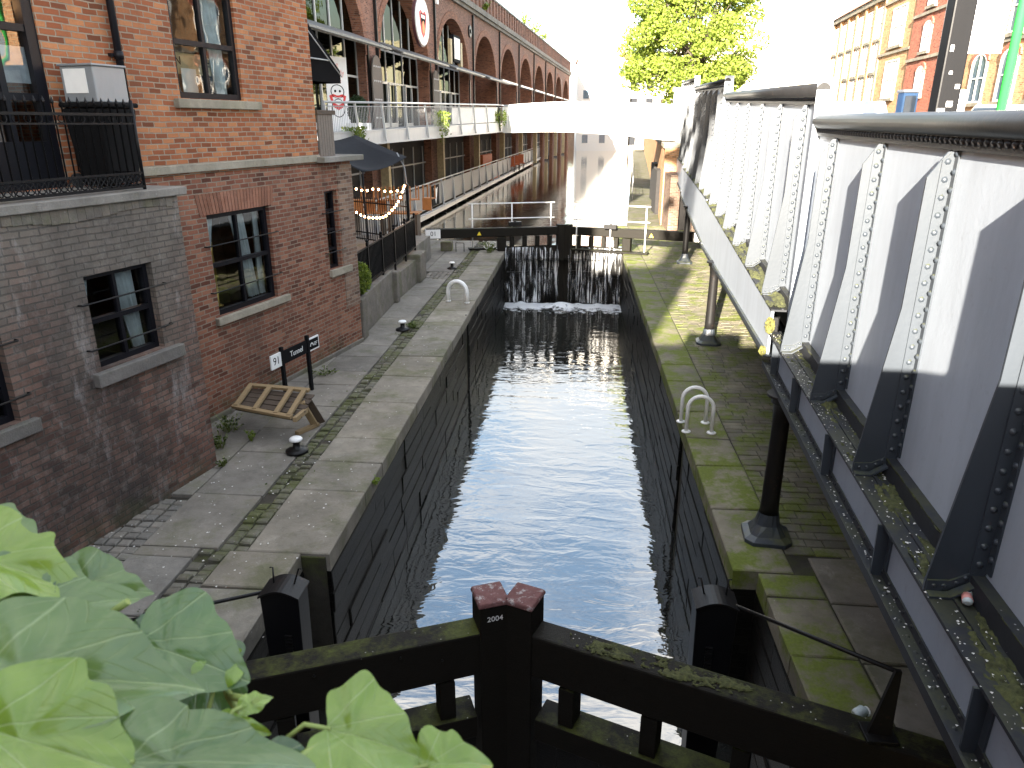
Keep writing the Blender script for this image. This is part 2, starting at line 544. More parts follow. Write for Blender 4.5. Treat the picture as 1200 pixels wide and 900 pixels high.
class MB:
    def __init__(s, mat=None):
        s.v, s.f, s.sm = [], [], []
        s.M = mat

    def add(s, pts, faces, smooth=False):
        b = len(s.v)
        if s.M is not None:
            pts = [s.M @ Vector(p) for p in pts]
        s.v += [tuple(p) for p in pts]
        for f in faces:
            s.f.append(tuple(b + i for i in f))
            s.sm.append(smooth)
        return s

    def box(s, x0, x1, y0, y1, z0, z1):
        return s.hexa([(x0, y0, z0), (x1, y0, z0), (x1, y1, z0), (x0, y1, z0), (x0, y0, z1), (x1, y0, z1), (x1, y1, z1), (x0, y1, z1)])

    def hexa(s, p):
        return s.add(p, [(0, 3, 2, 1), (4, 5, 6, 7), (0, 1, 5, 4), (1, 2, 6, 5), (2, 3, 7, 6), (3, 0, 4, 7)])

    def bar(s, p, q, w, h, up=(0, 0, 1)):
        p, q = Vector(p), Vector(q)
        d = (q - p).normalized()
        a = d.cross(Vector(up))
        if a.length < 1e-4:
            a = d.cross(Vector((0, 1, 0)))
        a.normalize()
        b = a.cross(d)
        a, b = a * (w / 2), b * (h / 2)
        return s.hexa([p - a - b, q - a - b, q + a - b, p + a - b, p - a + b, q - a + b, q + a + b, p + a + b])

    def tube(s, pts, r, n=8, caps=True, smooth=True):  # capped round bar
        pts = [Vector(p) for p in pts]
        rr = r if isinstance(r, (list, tuple)) else [r] * len(pts)
        ring = []
        prev = None
        for i, p in enumerate(pts):
            d = (pts[min(i + 1, len(pts) - 1)] - pts[max(i - 1, 0)]).normalized()
            if prev is None:
                a = d.orthogonal().normalized()
            else:
                a = (prev - d * prev.dot(d)).normalized()
            prev = a
            b = d.cross(a)
            ring.append([p + (a * math.cos(2 * PI * k / n) + b * math.sin(2 * PI * k / n)) * rr[i] for k in range(n)])
        vs = [q for rg in ring for q in rg]
        fs = []
        for i in range(len(pts) - 1):
            for k in range(n):
                fs.append((i * n + k, i * n + (k + 1) % n, (i + 1) * n + (k + 1) % n, (i + 1) * n + k))
        b0 = len(s.v)
        s.add(vs, fs, smooth)
        if caps:
            e = b0 + (len(pts) - 1) * n
            s.f += [tuple(b0 + k for k in range(n))[::-1], tuple(e + k for k in range(n))]
            s.sm += [False, False]
        return s

    def lathe(s, prof, c=(0, 0, 0), n=14, smooth=True):
        vs, fs = [], []
        for (r, z) in prof:
            for k in range(n):
                a = 2 * PI * k / n
                vs.append((c[0] + r * math.cos(a), c[1] + r * math.sin(a), c[2] + z))
        for i in range(len(prof) - 1):
            for k in range(n):
                fs.append((i * n + k, i * n + (k + 1) % n, (i + 1) * n + (k + 1) % n, (i + 1) * n + k))
        fs.append(tuple(range(n))[::-1])
        b = len(s.v) + (len(prof) - 1) * n
        s.add(vs, fs, smooth)
        s.f.append(tuple(b + k for k in range(n)))
        s.sm.append(False)
        return s

    def prism(s, poly, fn, c0, c1):
        n = len(poly)
        vs = [fn(a, b, c0) for a, b in poly] + [fn(a, b, c1) for a, b in poly]
        fs = [tuple(range(n))[::-1], tuple(range(n, 2 * n))]
        for i in range(n):
            j = (i + 1) % n
            fs.append((i, j, n + j, n + i))
        return s.add(vs, fs)

    def quad(s, *p):
        return s.add(p, [tuple(range(len(p)))])

    def dome(s, c, nrm, r, h=.6):
        c, nrm = Vector(c), Vector(nrm).normalized()
        a = nrm.orthogonal().normalized()
        b = nrm.cross(a)
        vs, n = [], 6
        for (rr, hh) in ((1, 0), (.75, .55)):
            for k in range(n):
                t = 2 * PI * k / n
                vs.append(c + (a * math.cos(t) + b * math.sin(t)) * r * rr + nrm * (r * h * hh))
        vs.append(c + nrm * (r * h))
        fs = []
        for k in range(n):
            j = (k + 1) % n
            fs += [(k, j, n + j, n + k), (n + k, n + j, 2 * n)]
        return s.add(vs, fs, True)

    def ball(s, c, r, n=8, m=5, sq=1.0):
        prof = [(max(1e-4, r * math.sin(PI * i / m)), -r * sq * math.cos(PI * i / m)) for i in range(m + 1)]
        return s.lathe(prof, c, n)

    def build(s, name, mat, parent=None, world=False, bev=0.0, loc=None):
        me = bpy.data.meshes.new(name)
        vs = s.v
        if parent is not None and world:
            inv = WM[parent.name].inverted()
            vs = [inv @ Vector(p) for p in vs]
        elif loc is not None:
            lv = Vector(loc)
            vs = [Vector(p) - lv for p in vs]
        me.from_pydata([tuple(p) for p in vs], [], s.f)
        me.polygons.foreach_set('use_smooth', s.sm)
        me.materials.append(M[mat] if isinstance(mat, str) else mat)
        me.update()
        o = bpy.data.objects.new(name, me)
        COL.objects.link(o)
        if parent is not None:
            o.parent = parent
            WM[o.name] = WM.get(parent.name, Matrix())
        else:
            WM[o.name] = Matrix.Translation(Vector(loc)) if loc is not None else Matrix()
        if loc is not None and parent is None:
            o.location = loc
        if bev:
            b = o.modifiers.new('bevel', 'BEVEL')
            b.width = bev
            b.segments = 2
            b.limit_method = 'ANGLE'
            b.angle_limit = R(40)
        return o


def split_build(mb, name, mat, parent=None, world=False, bev=0.0):
    """one part per connected piece"""
    par = list(range(len(mb.v)))
    def find(i):
        while par[i] != i:
            par[i] = par[par[i]]
            i = par[i]
        return i
    for f in mb.f:
        for j in f[1:]:
            par[find(j)] = find(f[0])
    groups = {}
    for f, sm in zip(mb.f, mb.sm):
        groups.setdefault(find(f[0]), []).append((f, sm))
    out = []
    for g in groups.values():
        b = MB()
        ix = {}
        for f, sm in g:
            for j in f:
                if j not in ix:
                    ix[j] = len(b.v)
                    b.v.append(mb.v[j])
            b.f.append(tuple(ix[j] for j in f))
            b.sm.append(sm)
        out.append(b.build(name, mat, parent, world, bev))
    return out


def tag(o, label=None, cat=None, group=None, kind=None):
    if label:
        o['label'] = label
    if cat:
        o['category'] = cat
    if group:
        o['group'] = group
    if kind:
        o['kind'] = kind
    return o


def thing(name, label, cat, loc=(0, 0, 0), rz=0., group=None):
    o = bpy.data.objects.new(name, None)
    COL.objects.link(o)
    o.location = loc
    o.rotation_euler = (0, 0, rz)
    o.empty_display_size = .2
    WM[o.name] = Matrix.Translation(Vector(loc)) @ Matrix.Rotation(rz, 4, 'Z')
    return tag(o, label, cat, group)


def copy_tree(o, parent=None, **lab):
    c = o.copy()
    COL.objects.link(c)
    if parent is not None:
        c.parent = parent
    for k, v in lab.items():
        c[k] = v
    for ch in list(o.children):
        copy_tree(ch, c)
    return c


def struct(mb, name, mat, **kw):
    return tag(mb.build(name, mat, **kw), kind='structure')


def text(parent, body, mat, size, mtx, name='lettering', depth=.002, align='CENTER', sx=1.0):
    cu = bpy.data.curves.new(name, 'FONT')
    cu.body = body
    cu.size = size
    cu.extrude = depth
    cu.align_x = align
    cu.align_y = 'CENTER'
    to = bpy.data.objects.new('tmp_text', cu)
    COL.objects.link(to)
    bpy.context.view_layer.update()
    me = bpy.data.meshes.new_from_object(to)
    bpy.data.objects.remove(to)
    me.transform(Matrix.Diagonal((sx, 1, 1, 1)))
    me.transform(mtx)
    me.materials.clear()
    me.materials.append(M[mat])
    o = bpy.data.objects.new(name, me)
    COL.objects.link(o)
    if parent is not None:
        o.parent = parent
    return o


def facing(loc, rot_z=0.0, tilt=PI / 2):
    """text lying in a vertical plane whose front faces local -Y"""
    return Matrix.Translation(Vector(loc)) @ Matrix.Rotation(rot_z, 4, 'Z') @ Matrix.Rotation(tilt, 4, 'X')


def wall_holes(mb, s0, s1, z0, z1, holes, y=0., rev=.14, reveal=True):
    xs = sorted(set([s0, s1] + [h for q in holes for h in q[:2]]))
    zs = sorted(set([z0, z1] + [h for q in holes for h in q[2:4]]))
    for i in range(len(xs) - 1):
        for j in range(len(zs) - 1):
            cx, cz = (xs[i] + xs[i + 1]) / 2, (zs[j] + zs[j + 1]) / 2
            if any(h[0] < cx < h[1] and h[2] < cz < h[3] for h in holes):
                continue
            mb.quad((xs[i], y, zs[j]), (xs[i + 1], y, zs[j]), (xs[i + 1], y, zs[j + 1]), (xs[i], y, zs[j + 1]))
    if reveal:
        for a, b, c, d in [h[:4] for h in holes]:
            mb.quad((a, y, c), (a, y, d), (a, y + rev, d), (a, y + rev, c))
            mb.quad((b, y, c), (b, y + rev, c), (b, y + rev, d), (b, y, d))
            mb.quad((a, y, d), (b, y, d), (b, y + rev, d), (a, y + rev, d))
            mb.quad((a, y, c), (a, y + rev, c), (b, y + rev, c), (b, y, c))


def window(parent, s0, s1, z0, z1, y, cols=2, rows=2, fw=.07, mw=.045, curtain=None, sill=None, smat_='stone_trim', fmat='window_black', name='window', interior='dark', deep=1.2):
    f = MB()
    f.box(s0, s0 + fw, y - .05, y + .04, z0, z1).box(s1 - fw, s1, y - .05, y + .04, z0, z1)
    f.box(s0 + fw, s1 - fw, y - .048, y + .038, z0, z0 + fw * 1.1).box(s0 + fw, s1 - fw, y - .048, y + .038, z1 - fw, z1)
    for i in range(1, cols):
        c = s0 + (s1 - s0) * i / cols
        f.box(c - mw / 2, c + mw / 2, y - .04, y + .03, z0 + fw, z1 - fw)
    for j in range(1, rows):
        c = z0 + (z1 - z0) * j / rows
        f.box(s0 + fw, s1 - fw, y - .055 + .002, y + .028, c - mw * .6, c + mw * .6)
    w = f.build(name, fmat, parent)
    MB().quad((s0 + .01, y, z0 + .01), (s1 - .01, y, z0 + .01), (s1 - .01, y, z1 - .01), (s0 + .01, y, z1 - .01)).build('pane', 'glass', w)
    b = MB()
    e = .25
    b.quad((s0 - e, y + deep, z0 - e), (s1 + e, y + deep, z0 - e), (s1 + e, y + deep, z1 + e), (s0 - e, y + deep, z1 + e))
    b.quad((s0 - e, y + .06, z0 - e), (s0 - e, y + deep, z0 - e), (s0 - e, y + deep, z1 + e), (s0 - e, y + .06, z1 + e))
    b.quad((s1 + e, y + .06, z0 - e), (s1 + e, y + .06, z1 + e), (s1 + e, y + deep, z1 + e), (s1 + e, y + deep, z0 - e))
    b.quad((s0 - e, y + .06, z0 - e), (s1 + e, y + .06, z0 - e), (s1 + e, y + deep, z0 - e), (s0 - e, y + deep, z0 - e))
    b.quad((s0 - e, y + .06, z1 + e), (s0 - e, y + deep, z1 + e), (s1 + e, y + deep, z1 + e), (s1 + e, y + .06, z1 + e))
    b.build('interior', interior, w)
    if curtain:
        for (a0, a1, b0, b1, cz0, cz1) in curtain:      # top span, bottom span
            n = 18
            vs, fs = [], []
            for i in range(n + 1):
                u = i / n
                wv = .035 * math.sin(u * 26) + .015 * math.sin(u * 61)
                vs.append((a0 + (a1 - a0) * u, y + .16 + wv, cz1))
                vs.append((b0 + (b1 - b0) * u, y + .17 + wv * 1.2, cz0))
            for i in range(n):
                fs.append((2 * i, 2 * i + 1, 2 * i + 3, 2 * i + 2))
            MB().add(vs, fs, True).build('curtain', 'curtain', w)
    if sill:
        MB().box(*sill).build('sill', smat_, w, bev=.012)
    return w


def blob_leaves(mb, c, rad, count, size, seed=0, hang=0.):
    rnd = random.Random(seed)
    for _ in range(count):
        while True:
            p = Vector((rnd.uniform(-1, 1), rnd.uniform(-1, 1), rnd.uniform(-1, 1)))
            if p.length < 1:
                break
        p = p.normalized() * (p.length ** .5)
        q = Vector((c[0] + p.x * rad[0], c[1] + p.y * rad[1], c[2] + p.z * rad[2]))
        leaf(mb, q, size * rnd.uniform(.6, 1.3), rnd, hang)


def leaf(mb, q, sz, rnd, hang=0.):
    d = Vector((rnd.uniform(-1, 1), rnd.uniform(-1, 1), rnd.uniform(-.6, 1) - hang)).normalized()
    a = d.orthogonal().normalized()
    a.rotate(Matrix.Rotation(rnd.uniform(0, 6.28), 3, d))
    n = d.cross(a)
    mb.add([q - d * sz * .5, q + a * sz * .32 + n * sz * .06, q + d * sz * .5, q - a * sz * .32 + n * sz * .06], [(0, 1, 2, 3)])


def weed(x, y, z, h, spread, n, label, seed, mat='leaf_weed', name='weed', cat='weed', flowers=0, group=None, size=.05):
    t = thing(name, label, cat, (x, y, z), 0, group)
    rnd = random.Random(seed)
    st, lf, fl = MB(), MB(), MB()
    for i in range(n):
        a = rnd.uniform(0, 6.28)
        r = spread * math.sqrt(rnd.random())
        hh = h * rnd.uniform(.4, 1)
        tip = Vector((r * math.cos(a), r * math.sin(a), hh))
        base = Vector((r * .3 * math.cos(a), r * .3 * math.sin(a), 0))
        mid = base.lerp(tip, .5) + Vector((0, 0, hh * .15))
        st.tube([base, mid, tip], [.005, .004, .002], 4)
        for k in range(5):
            u = rnd.uniform(.2, 1)
            p = base.lerp(mid, u * 2) if u < .5 else mid.lerp(tip, u * 2 - 1)
            leaf(lf, p + Vector((rnd.uniform(-.02, .02), rnd.uniform(-.02, .02), 0)), size * rnd.uniform(.6, 1.4), rnd)
        if i < flowers:
            fl.ball(tip, .022, 6, 4, .6)
    st.build('stem', 'ivystem', t)
    lf.build('leaves', mat, t)
    if flowers:
        fl.build('flowers', 'flower', t)
    return t
# ------------------------------------------------------------------ setting: ground, water, lock, towpaths
XL, XR = -2.76, 1.88           # coping edges of the lock
YG = 28.3                      # top gate
LOW, UP = -2.1, -0.34          # water levels
struct(MB().quad((-900, -900, -4.2), (900, -900, -4.2), (900, 2500, -4.2), (-900, 2500, -4.2)), 'ground', 'ground')
mb = MB()
mb.quad((-3.3, -8, LOW), (2.4, -8, LOW), (2.4, YG + .3, LOW), (-3.3, YG + .3, LOW))
struct(mb, 'lock_water', 'lock_water')
struct(MB().quad((-30, YG + .2, UP), (40, YG + .2, UP), (60, 210, UP), (-30, 210, UP)), 'canal_water', 'canal_water')

# lock chamber walls (real thickness), with gate recesses near the viewer
mb = MB()
RL, RR = XL - .33, XR + .26
Y1 = 7.05
mb.M = Matrix.Rotation(PI / 2, 4, 'Z')          # local x along +Y so that the block courses follow the wall
def lw(xa, xb, ya, yb, z0=-3.4, z1=-.24):
    mb.box(ya, yb, -xb, -xa, z0, z1)
lw(XL - .9, XL, Y1, 18.0)
lw(XL - .9, XL - .22, 18.0, 18.45)              # ladder slot
lw(XL - .9, XL, 18.45, YG + .6)
lw(RL - .9, RL, 3.6, Y1)
lw(XL - .9, XL, -8, 3.6)
lw(XR, XR + .9, 7.1, 10.95)
lw(XR + .2, XR + .9, 10.95, 11.4)
lw(XR, XR + .9, 11.4, YG + .6)
lw(RR, RR + .9, 3.6, 7.1)
lw(XR, XR + .9, -8, 3.6)
# individual wall blocks, each a little proud of its neighbours
def courses(x, side, ya, yb):
    z = -.245
    row = 0
    while z > -2.5:
        h = random.choice((.28, .3, .33))
        y = ya - (.45 if row % 2 else 0)
        while y < yb:
            w = random.uniform(.9, 2.1)
            a, b = max(ya, y), min(yb, y + w)
            if b - a > .08:
                pr = random.uniform(.006, .03)
                tl = [random.uniform(-.006, .006) for _ in range(4)]
                g, c_ = .008, .016
                y0, y1, z0, z1 = a + g, b - g, z - h + g, z - g
                o = [(y0, z0), (y1, z0), (y1, z1), (y0, z1)]
                i_ = [(y0 + c_, z0 + c_), (y1 - c_, z0 + c_), (y1 - c_, z1 - c_), (y0 + c_, z1 - c_)]
                pt = lambda q, d: (q[0], -(x + side * d), q[1])
                vs = [pt(q, -.02) for q in o] + [pt(q, pr * .5) for q in o] + [pt(q, pr + tl[k]) for k, q in enumerate(i_)]
                fs = [(8, 9, 10, 11)]
                for k in range(4):
                    l = (k + 1) % 4
                    fs += [(k, l, 4 + l, 4 + k), (4 + k, 4 + l, 8 + l, 8 + k)]
                if side > 0:
                    fs = [f[::-1] for f in fs]
                mb.add(vs, fs)
            y += w
        z -= h
        row += 1
courses(XL, 1, Y1, 18.0)
courses(XL, 1, 18.45, YG + .1)
courses(XR, -1, 7.1, 10.95)
courses(XR, -1, 11.4, YG + .1)
courses(RL, 1, 3.6, Y1)
courses(RR, -1, 3.6, 7.1)
struct(mb, 'lock_wall', 'lockwall')

# bedding under the paving
mb = MB()
mb.box(-12, RL - .02, -8, Y1 - .02, -3.9, -.05).box(-12, XL - .03, Y1 - .02, 31.0, -3.9, -.05)
struct(mb, 'towpath_bed', 'soil')
mb = MB()
mb.box(RR + .02, 9, -8, 7.12, -3.9, -.018).box(XR + .03, 9, 7.12, 36.5, -3.9, -.018)
struct(mb, 'offside_bed', 'soil')
mb = MB()
mb.add([(2.5, 36.5, -3.9), (12, 36.5, -3.9), (40, 210, -3.9), (15, 210, -3.9), (2.5, 36.5, -.05), (12, 36.5, -.05), (40, 210, -.05), (15, 210, -.05)],
       [(0, 3, 2, 1), (4, 5, 6, 7), (0, 1, 5, 4), (1, 2, 6, 5), (2, 3, 7, 6), (3, 0, 4, 7)])
struct(mb, 'far_towpath', 'sett')


def slab(mb, x0, x1, y0, y1, top=0., th=.24, g=.012, jz=.008, ch=.015):
    dz = [random.uniform(-jz, jz) for _ in range(4)]
    jx = [random.uniform(-g * .5, g * .5) for _ in range(4)]
    x0 += g + jx[0]
    x1 -= g + jx[1]
    y0 += g + jx[2]
    y1 -= g + jx[3]
    b = [(x0, y0), (x1, y0), (x1, y1), (x0, y1)]
    c = [(x0 + ch, y0 + ch), (x1 - ch, y0 + ch), (x1 - ch, y1 - ch), (x0 + ch, y1 - ch)]
    vs = [(*q, top - th) for q in b] + [(*q, top - ch * .8 + dz[i]) for i, q in enumerate(b)] + [(*q, top + dz[i]) for i, q in enumerate(c)]
    fs = [(8, 9, 10, 11)]
    for i in range(4):
        j = (i + 1) % 4
        fs += [(i, j, 4 + j, 4 + i), (4 + i, 4 + j, 8 + j, 8 + i)]
    mb.add(vs, fs)


cop = MB()
y = -1.5
while y < Y1 - .1:
    n = min(Y1, y + random.uniform(.85, 1.3))
    if Y1 - n < .4:
        n = Y1
    slab(cop, RL - .85, RL + .02, y, n)
    y = n
y = Y1
while y < 30.9:
    n = min(31., y + random.uniform(.8, 1.6))
    slab(cop, XL - .98, XL + .03, y, n, g=.01, jz=.012)
    y = n
struct(cop, 'lock_coping', 'coping')
cop = MB()
y = -1.5
while y < 7.0:
    n = min(7.1, y + random.uniform(.7, 1.1))
    if 7.1 - n < .35:
        n = 7.1
    slab(cop, RR - .02, RR + .62, y, n)
    y = n
while y < 36.3:
    n = min(36.5, y + random.uniform(.9, 1.7))
    slab(cop, XR - .03, XR + .66, y, n, jz=.012)
    y = n
struct(cop, 'mossy_lock_coping', 'coping_moss')

st = MB()
y = 0.
while y < 30.8:                                    # strip of setts behind the left coping
    n = y + random.uniform(.10, .17)
    for a in range(2):
        e0 = (RL - .85 if y < Y1 else XL - .98)
        x1 = e0 - a * .17
        if random.random() < .93:
            slab(st, x1 - .17, x1, y, n, random.uniform(-.035, .004), .12, .012, .008, .018)
    y = n
struct(st, 'sett_strip', 'sett')
fl = MB()
x = XL - .98 - .34
rows = [.95, .8, 1.0, .9, 1.1, 1.0]
for wdt in rows:
    y = -1.0 + random.random()
    while y < 31:
        n = y + random.uniform(.8, 1.5)
        if y < Y1 < n:
            n = Y1
        if x - wdt < RL - .85 - .34:
            xx = min(x, RL - .85 - .34) if y < Y1 else x
            if random.random() < .06:              # a patch of small stones instead of a flag
                yy = y
                while yy < n - .1:
                    for k in range(int(wdt / .16)):
                        slab(fl, xx - .16 * (k + 1), xx - .16 * k, yy, yy + .14, random.uniform(-.02, 0), .1, .01, .006, .015)
                    yy += .14
            else:
                slab(fl, x - wdt, xx, y, min(n, 31), 0, .12, .009, .007, .01)
        y = n
    x -= wdt
struct(fl, 'flagstones', 'flag')
sr = MB()
y = -1.
while y < 36.4:                                    # setts on the right, courses across the path
    n = y + random.uniform(.13, .2)
    x = XR + .66 if y > 7.1 else RR + .62
    big = 4.8 < y < 7.4
    x += .62 if big else 0
    while x < 5.6:
        w = random.uniform(.2, .42)
        slab(sr, x, x + w, y, n, random.uniform(-.008, .002), .12, .006, .003, .01)
        x += w
    y = n
struct(sr, 'sett_paving', 'sett_moss')
fl = MB()
for (a, b) in ((4.8, 5.7), (5.7, 6.6), (6.6, 7.45)):
    slab(fl, RR + .62, RR + 1.24, a, b, .004, .12)
struct(fl, 'offside_flagstones', 'coping')

# wet, slimy lip of water at the chamber end: cill wall below the top gate
struct(MB().box(XL - .2, XR + .2, YG - .02, YG + .55, -3.4, -2.14), 'lock_cill', 'lockwall')

# street level on the right, behind the girders; retaining wall under it
GT = math.atan(.0832)
GM = Matrix.Translation((2.32, 7.84, 0)) @ Matrix.Rotation(PI / 2 - GT, 4, 'Z')    # girder frame: x along, -y towards the street
mb = MB(GM)
mb.hexa([(-14, -2.9, 1.6), (34, -2.9, 1.6), (34, -.4, 1.6), (-14, -.4, 1.6), (-14, -2.9, 1.85), (34, -2.9, 1.85), (34, -.4, 1.85), (-14, -.4, 1.85)])
struct(mb, 'street_deck', 'asphalt')
mb = MB(GM)
def zst(s):
    return 3.55 + .03 * (s + 14)
mb.hexa([(-14, -40, 1.9), (36, -40, 1.9), (36, -.55, 1.9), (-14, -.55, 1.9), (-14, -40, zst(-14)), (36, -40, zst(36)), (36, -.55, zst(36)), (-14, -.55, zst(-14))])
mb.hexa([(36, -60, 1.9), (190, -60, 1.9), (190, -1.1, 1.9), (36, -1.1, 1.9), (36, -60, zst(36)), (190, -60, zst(80)), (190, -1.1, zst(80)), (36, -1.1, zst(36))])
struct(mb, 'street', 'asphalt')
mb = MB(GM)
mb.hexa([(34, -12.2, zst(34)), (-14, -12.2, zst(-14)), (-14, -14, zst(-14)), (34, -14, zst(34)), (34, -12.2, zst(34) + .13), (-14, -12.2, zst(-14) + .13), (-14, -14, zst(-14) + .13), (34, -14, zst(34) + .13)])
struct(mb, 'pavement', 'flag')
w_ = thing('retaining_wall', 'brick retaining wall of the street behind the iron columns', 'wall', GM.translation, PI / 2 - GT)
MB().box(-14, 33, -3.3, -2.9, -.2, 1.6).build('wall', 'brick_low', w_)

# canal-side retaining wall beyond the girders, sunlit, with dark niches
w_ = thing('canal_side_wall', 'sunlit orange brick wall with dark niches beside the far towpath', 'wall', (0, 0, 0))
wl = [(4.2, 37.2), (5.62, 55.4), (9.0, 99.7), (16.2, 196.)]
mb = MB()
nic = MB()
cp = MB()
for i in range(len(wl) - 1):
    (xa, ya), (xb, yb) = wl[i], wl[i + 1]
    mb.hexa([(xa, ya, -.3), (xa + 1.5, ya, -.3), (xb + 1.5, yb, -.3), (xb, yb, -.3), (xa, ya, 3.6), (xa + 1.5, ya, 3.6), (xb + 1.5, yb, 3.6), (xb, yb, 3.6)])
    cp.hexa([(xa - .08, ya, 3.6), (xa + 1.58, ya, 3.6), (xb + 1.58, yb, 3.6), (xb - .08, yb, 3.6), (xa - .08, ya, 3.8), (xa + 1.58, ya, 3.8), (xb + 1.58, yb, 3.8), (xb - .08, yb, 3.8)])
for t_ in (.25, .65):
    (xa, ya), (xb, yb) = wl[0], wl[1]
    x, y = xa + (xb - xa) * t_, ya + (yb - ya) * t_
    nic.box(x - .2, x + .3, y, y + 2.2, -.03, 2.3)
mb.build('wall', 'brick_street', w_)
cp.build('coping', 'stone_trim', w_)
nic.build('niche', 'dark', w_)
w_ = thing('abutment_pier', 'weathered brick abutment with a tall dark doorway under the far end of the girders', 'wall', (4.25, 34.6, 0))
mb = MB()
wall_holes(mb, 0, 1.7, -.1, 2.5, [(.45, 1.1, -.05, 1.9)], 0, .4)
mb.quad((0, 0, -.1), (0, 0, 2.5), (0, 2.6, 2.5), (0, 2.6, -.1)).quad((0, 0, 2.5), (1.7, 0, 2.5), (1.7, 2.6, 2.5), (0, 2.6, 2.5))
mb.build('wall', 'brick_pier', w_)
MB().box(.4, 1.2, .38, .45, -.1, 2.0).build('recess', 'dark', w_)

# road bridge the viewer stands on: parapet in front and below, with ivy on it
b_ = thing('bridge_parapet', 'brick road bridge parapet carrying ivy', 'wall', (0, 0, 0))
MB().box(-13, 2.4, -.22, .08, -3.6, 4.36).build('wall', 'brick_low', b_)
MB().box(-13, 2.4, -.26, .12, 4.36, 4.45).build('coping', 'stone_cap', b_)

MB().box(-1.5, -.3, -.34, -.03, 4.0, 4.78).build('ivy_shade_pier', 'brick_low', b_)  # pier added out of view to keep direct sun off the ivy
# an unseen building added for its shadow, and a tree, across the road behind the viewer: they cast the long evening shade on the lock
b_ = thing('rear_shade_building', 'brick building standing across the road behind the bridge', 'building', (-5.2, -12, 0))
MB().hexa([(-24, 0, -1), (0, 0, -1), (-2.6, -10, -1), (-24, -10, -1), (-24, 0, 10.5), (0, 0, 10.5), (-2.6, -10, 10.5), (-24, -10, 10.5)]).build('wall', 'brick_low', b_)
MB().hexa([(-24, .02, -1), (-4.2, .02, -1), (-6.8, -10, -1), (-24, -10, -1), (-24, .02, 12.8), (-4.2, .02, 12.8), (-6.8, -10, 12.8), (-24, -10, 12.8)]).build('tall_shade_wing', 'brick_low', b_)  # higher part added, also unseen, to shade the balcony and left bank
MB().box(-4.1, -2.7, -10, 0, 10.503, 10.6).build('roof', 'slate', b_)

# ------------------------------------------------------------------ the brick building on the left
TH = math.atan(.24)
OB = Vector((-4.79, 15.64, 0))
BR = PI / 2 - TH
BM = Matrix.Translation(OB) @ Matrix.Rotation(BR, 4, 'Z')
lb = thing('brick_building', 'old red brick waterside building with barred windows and a grey painted projecting base', 'building', OB, BR)
HT = 10.8
WU, DR = (-4.69, -3.24, 5.06, 6.62), (-8.5, -6.88, 3.95, 6.55)
mb = MB()
wall_holes(mb, -24, -1.15, 4.02, HT, [WU, DR, (-12.5, -11, 5.06, 6.62)], 0, .16)
mb.quad((-1.15, 0, 4.02), (-1.15, 8, 4.02), (-1.15, 8, HT), (-1.15, 0, HT))
mb.quad((-24, 8, -1), (-24, 8, HT), (-1.15, 8, HT), (-1.15, 8, -1)).quad((-24, 0, 4.02), (-24, 0, HT), (-24, 8, HT), (-24, 8, 4.02))
mb.build('upper_wall', 'brick_up', lb)
WL, WP = (-4.5, -2.9, 1.68, 3.33), (-1.08, -.62, 1.84, 3.42)
mb = MB()
wall_holes(mb, -6.6, 0, -.3, 3.98, [WL, WP], 0.0, .17)
mb.quad((0, 0, -.3), (0, 8, -.3), (0, 8, 3.98), (0, 0, 3.98))
mb.build('lower_wall', 'brick_low', lb)
mb = MB()                                           # pale brick quoin strip at the corner, a brick's depth proud
mb.box(-.55, .02, -.012, .3, .9, 3.9)
mb.build('pale_brick_strip', 'brick_pier', lb)
MB().box(-24.1, -1.05, -.1, 8.1, HT, HT + .2).build('roof', 'slate', lb)
MB().box(-6.0, -1.17, -.05, .02, 4.0, 4.12).build('string_course', 'stone_trim', lb, bev=.01)
MB().box(-1.3, .22, -.22, 3.0, 3.98, 4.09).build('ledge', 'stone_cap', lb, bev=.015)
# plinth courses at the foot
mb = MB()
mb.box(-6.3, 0.03, -.035, .05, -.2, .09)
mb.build('plinth', 'oldwall', lb, bev=.02)
GY = -1.19
g0 = -6.36
WG, WG0 = (-1.6 + g0, -.6 + g0, 1.98, 3.08), (-3.9 + g0, -2.68 + g0, 1.76, 2.9)
mb = MB()
wall_holes(mb, -24, g0, -.3, 3.84, [WG, WG0], GY, .17)
mb.quad((g0, GY, -.3), (g0, 0.02, -.3), (g0, .02, 3.84), (g0, GY, 3.84))
mb.build('projecting_wall', 'brick_grey', lb)
MB().box(-24, g0 + .12, GY - .07, .0, 3.84, 3.94).build('balcony_ledge', 'stone_cap', lb, bev=.012)
mb = MB()
for i in range(30):                                 # rough, lifted mortar below the ledge
    s_ = g0 - .1 - i * .11
    mb.box(s_ - .11, s_, GY - .012 - .008 * random.random(), GY, 3.70 + .03 * math.sin(i * .37) + .015 * random.random(), 3.84)
mb.build('render_band', 'oldwall', lb, bev=.01)
sp = -4.75
window(lb, WU[0], WU[1], WU[2], WU[3], .1, 2, 2, .08, .06, curtain=[(-3.75, -3.35, -3.55, -3.33, 5.1, 6.6), (-4.62, -4.5, -4.62, -4.38, 5.1, 6.3)],
       sill=(-4.83, -2.88, -.09, .14, 4.92, 5.05), interior='warmdark')
bd = MB().box(-4.4, -3.45, .3, .33, 5.42, 5.72).build('notice_board', 'cream', lb)
MB().box(-4.3, -3.98, .26, .27, 5.12, 5.5).build('notice_sheet', 'whitep', lb)
text(bd, 'N', 'blackmat', .17, facing((-4.3, .298, 5.6)))
text(bd, 'REE', 'blackmat', .17, facing((-3.65, .298, 5.6)))
